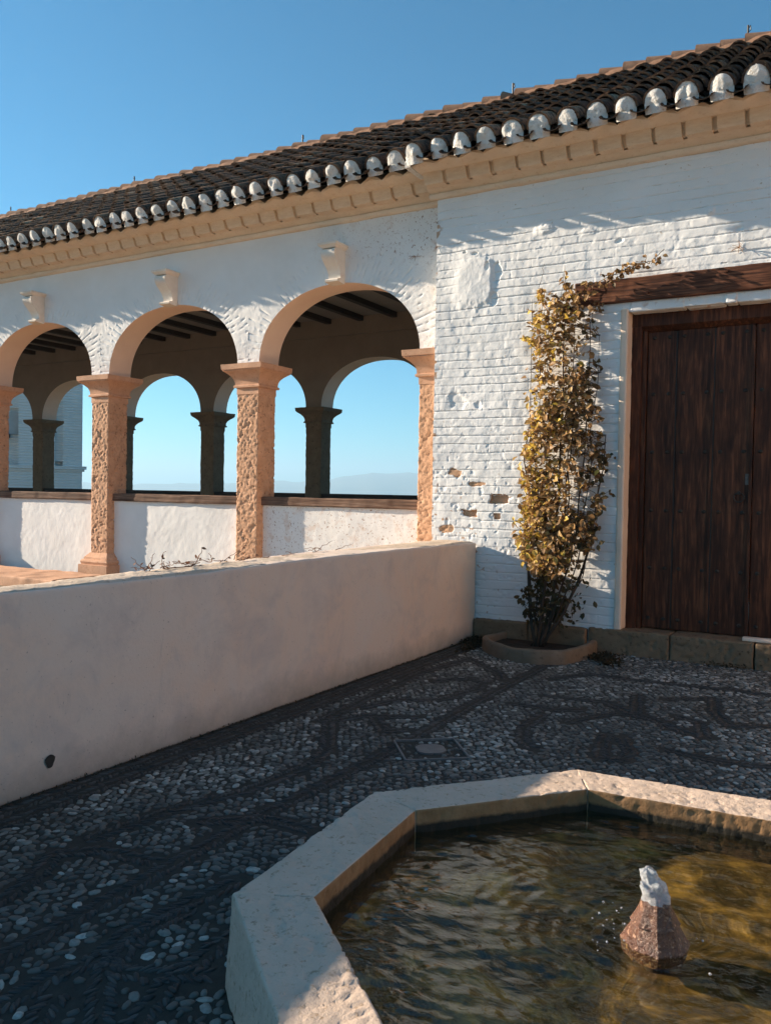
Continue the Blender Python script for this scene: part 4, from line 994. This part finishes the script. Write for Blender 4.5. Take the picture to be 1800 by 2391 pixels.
    for a, b in (((-3.0, 8.28, 3.70), (-2.93, 8.27, 3.98)), ((-2.75, 8.28, 3.6), (-2.72, 8.26, 3.95))):
        a, b = np.array(a), np.array(b); t = np.linspace(0, 1, 8)[:, None]; st.tube(a + (b - a) * t + rng.normal(0, .008, (8, 3)), .0025, 4)
    st.build('stem', simple('vine_bark', (.07, .045, .03), (.04, .028, .02), 20, .85, 60, .6, .004), pr, smooth=True)
    C, D = np.array(C), np.array(D); sz = np.array(sz); U = rng.normal(0, .6, (len(C), 3)) + np.array([-.2, -.8, .5])
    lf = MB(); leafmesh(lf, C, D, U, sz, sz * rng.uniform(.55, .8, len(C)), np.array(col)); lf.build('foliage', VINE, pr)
plant()

# dry twigs lying on the low wall
rng = np.random.default_rng(21); tw = MB(); lfC, lfD = [], []
for k in range(30):
    y = rng.uniform(3.75, 4.75) if k < 22 else rng.uniform(4.8, 6.2); x = -3.68 - np.interp(y, [2.5, 3.4, 5.6, 8.1], [.25, .265, .43, .51]) + rng.uniform(-.01, .10)
    n = 9; t = np.linspace(0, 1, n); L = rng.uniform(.10, .30); a = rng.uniform(0, 6.28)
    Q = np.stack([x + .3 * L * np.cos(a) * t, y + L * np.sin(a) * t, 1.078 + (rng.uniform(.0, .12) if k % 3 == 0 else .02) * t + 0 * t], -1); Q += np.cumsum(rng.normal(0, .006, (n, 3)), 0); Q[:, 2] = np.maximum(Q[:, 2], 1.076)
    tw.tube(Q, np.linspace(.0035, .0015, n), 5)
    for m in range(2):
        if k < 22: lfC.append(Q[rng.integers(2, n)]); lfD.append(rng.normal(0, 1, 3))
lfC, lfD = np.array(lfC), np.array(lfD); o = tw.n
leafmesh(tw, lfC, lfD, rng.normal(0, 1, lfC.shape) + np.array([0, 0, 1.]), rng.uniform(.02, .04, len(lfC)), rng.uniform(.012, .02, len(lfC)), rng.random(len(lfC)))
tag(tw.build('dry_vine', simple('dry_twig', (.26, .13, .08), (.18, .10, .06), 20, .9), smooth=True), 'tangle of dry brown twigs lying along the top of the low wall', 'dry vine')
# dry weeds growing from the brick wall
def weed(x, y, z, n, L, label, seed):
    rng = np.random.default_rng(seed); mb = MB()
    for k in range(n):
        t = np.linspace(0, 1, 6)[:, None]; d = np.array([rng.normal(0, .6), -abs(rng.normal(.5, .3)), rng.normal(.25, .5)]); d /= np.linalg.norm(d)
        mb.tube(np.array([x, y, z]) + d * L * t * rng.uniform(.5, 1) + np.array([0, 0, -.3]) * L * t ** 2, .0018, 4)
    tag(mb.build('dry_weed', simple('dry_weed_straw', (.34, .20, .11), (.24, .14, .08), 20, .9), smooth=True), label, 'weed', 'dry weeds rooted in the walls')
weed(-1.084, 8.39, 3.935, 16, .11, 'small dry weed on the white brick wall above the lintel beam', 1)
weed(-4.25, 8.40, 4.63, 8, .06, 'dry weed in the corner just below the cornice, where brick wall meets arcade', 2)
weed(-4.25, 8.40, 4.36, 8, .06, 'lower of the two dry weeds on the upper corner of the brick wall', 3)
weed(-4.62, 8.59, 4.35, 9, .09, 'reddish dry weed on the arcade wall above the end arch', 4)

# ------------------------------------------------------------------ tower seen through the arches
tb = empty('white_tower', (-42, 32, -15), 'white brick tower with tall recesses seen in shade through the left arches', 'tower')
def TF(P):    # tower local (u along face, v depth away, z) -> world; right front corner at (-1.199*30, 30)
    a = math.radians(52); c, s_ = math.cos(a), math.sin(a)
    return np.stack([-35.97 + c * P[..., 0] - s_ * P[..., 1] * 1., 30 + s_ * P[..., 0] + c * P[..., 1], P[..., 2]], -1)
def tbox(mb, u0, u1, v0, v1, z0, z1, mat=0):
    v = TF(np.array([(x, y, z) for z in (z0, z1) for y in (v0, v1) for x in (u0, u1)], float)); mb.poly(v, [(0, 2, 3, 1), (4, 5, 7, 6), (0, 1, 5, 4), (2, 6, 7, 3), (0, 4, 6, 2), (1, 3, 7, 5)], mat)
TW = NM('tower_brick', .9, .2); _b = TW.N('ShaderNodeTexWave'); _b.bands_direction = 'Z'; _b.inputs['Scale'].default_value = 2.2; _b.inputs['Distortion'].default_value = 1.2; _b.inputs['Detail'].default_value = 3; TW.L(TW.tc.outputs['Object'], _b.inputs['Vector'])
TW.base(TW.mix(TW.noise(.9, 4), (.74, .72, .68), (.62, .60, .56))); TW.bump(_b.outputs['Fac'], .5, .05); TW.bump(TW.noise(4, 4), .4, .04)
mb = MB()
tbox(mb, -12, 0, .45, 9, -16, 10)                       # core
uc = lambda px: (px - 193.3) / 193.3 * 0
us = [(-.96, 0), (-3.1, -1.34), (-12, -4.6)]
for a, b in us: tbox(mb, a, b, 0, .447, -16, 9.9)
tbox(mb, -12.0, 0, .004, .446, -16, 2.55); tbox(mb, -1.34, -.96, .2, .444, 2.9, 9.8); tbox(mb, -4.6, -3.1, .3, .443, 5.6, 9.8)
mb.build('tower_wall', TW.mat, tb)
mb = MB(); tbox(mb, -12.2, .22, -.14, .3, 2.50, 2.66); tbox(mb, -12.1, .12, -.06, .3, 2.38, 2.497); mb.build('string_course', TW.mat, tb)
mb = MB(); tbox(mb, -4.58, -3.5, -.1, .44, 4.05, 4.22); mb.build('wooden_sill', DARKWOOD, tb)
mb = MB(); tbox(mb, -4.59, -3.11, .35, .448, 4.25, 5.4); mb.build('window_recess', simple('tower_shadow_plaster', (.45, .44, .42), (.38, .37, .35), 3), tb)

# ------------------------------------------------------------------ air
hz = MB(); hz.box(-13000, 13000, -13000, 13000, -152, 420)
hm = bpy.data.materials.new('haze_air'); hm.use_nodes = True; t_ = hm.node_tree; t_.nodes.clear()
o_ = t_.nodes.new('ShaderNodeOutputMaterial'); pv = t_.nodes.new('ShaderNodeVolumePrincipled'); pv.inputs['Density'].default_value = 2.0e-4; pv.inputs['Color'].default_value = (.50, .78, 1, 1); pv.inputs['Anisotropy'].default_value = .2
t_.links.new(pv.outputs[0], o_.inputs['Volume'])
tag(hz.build('haze', hm), kind='stuff')
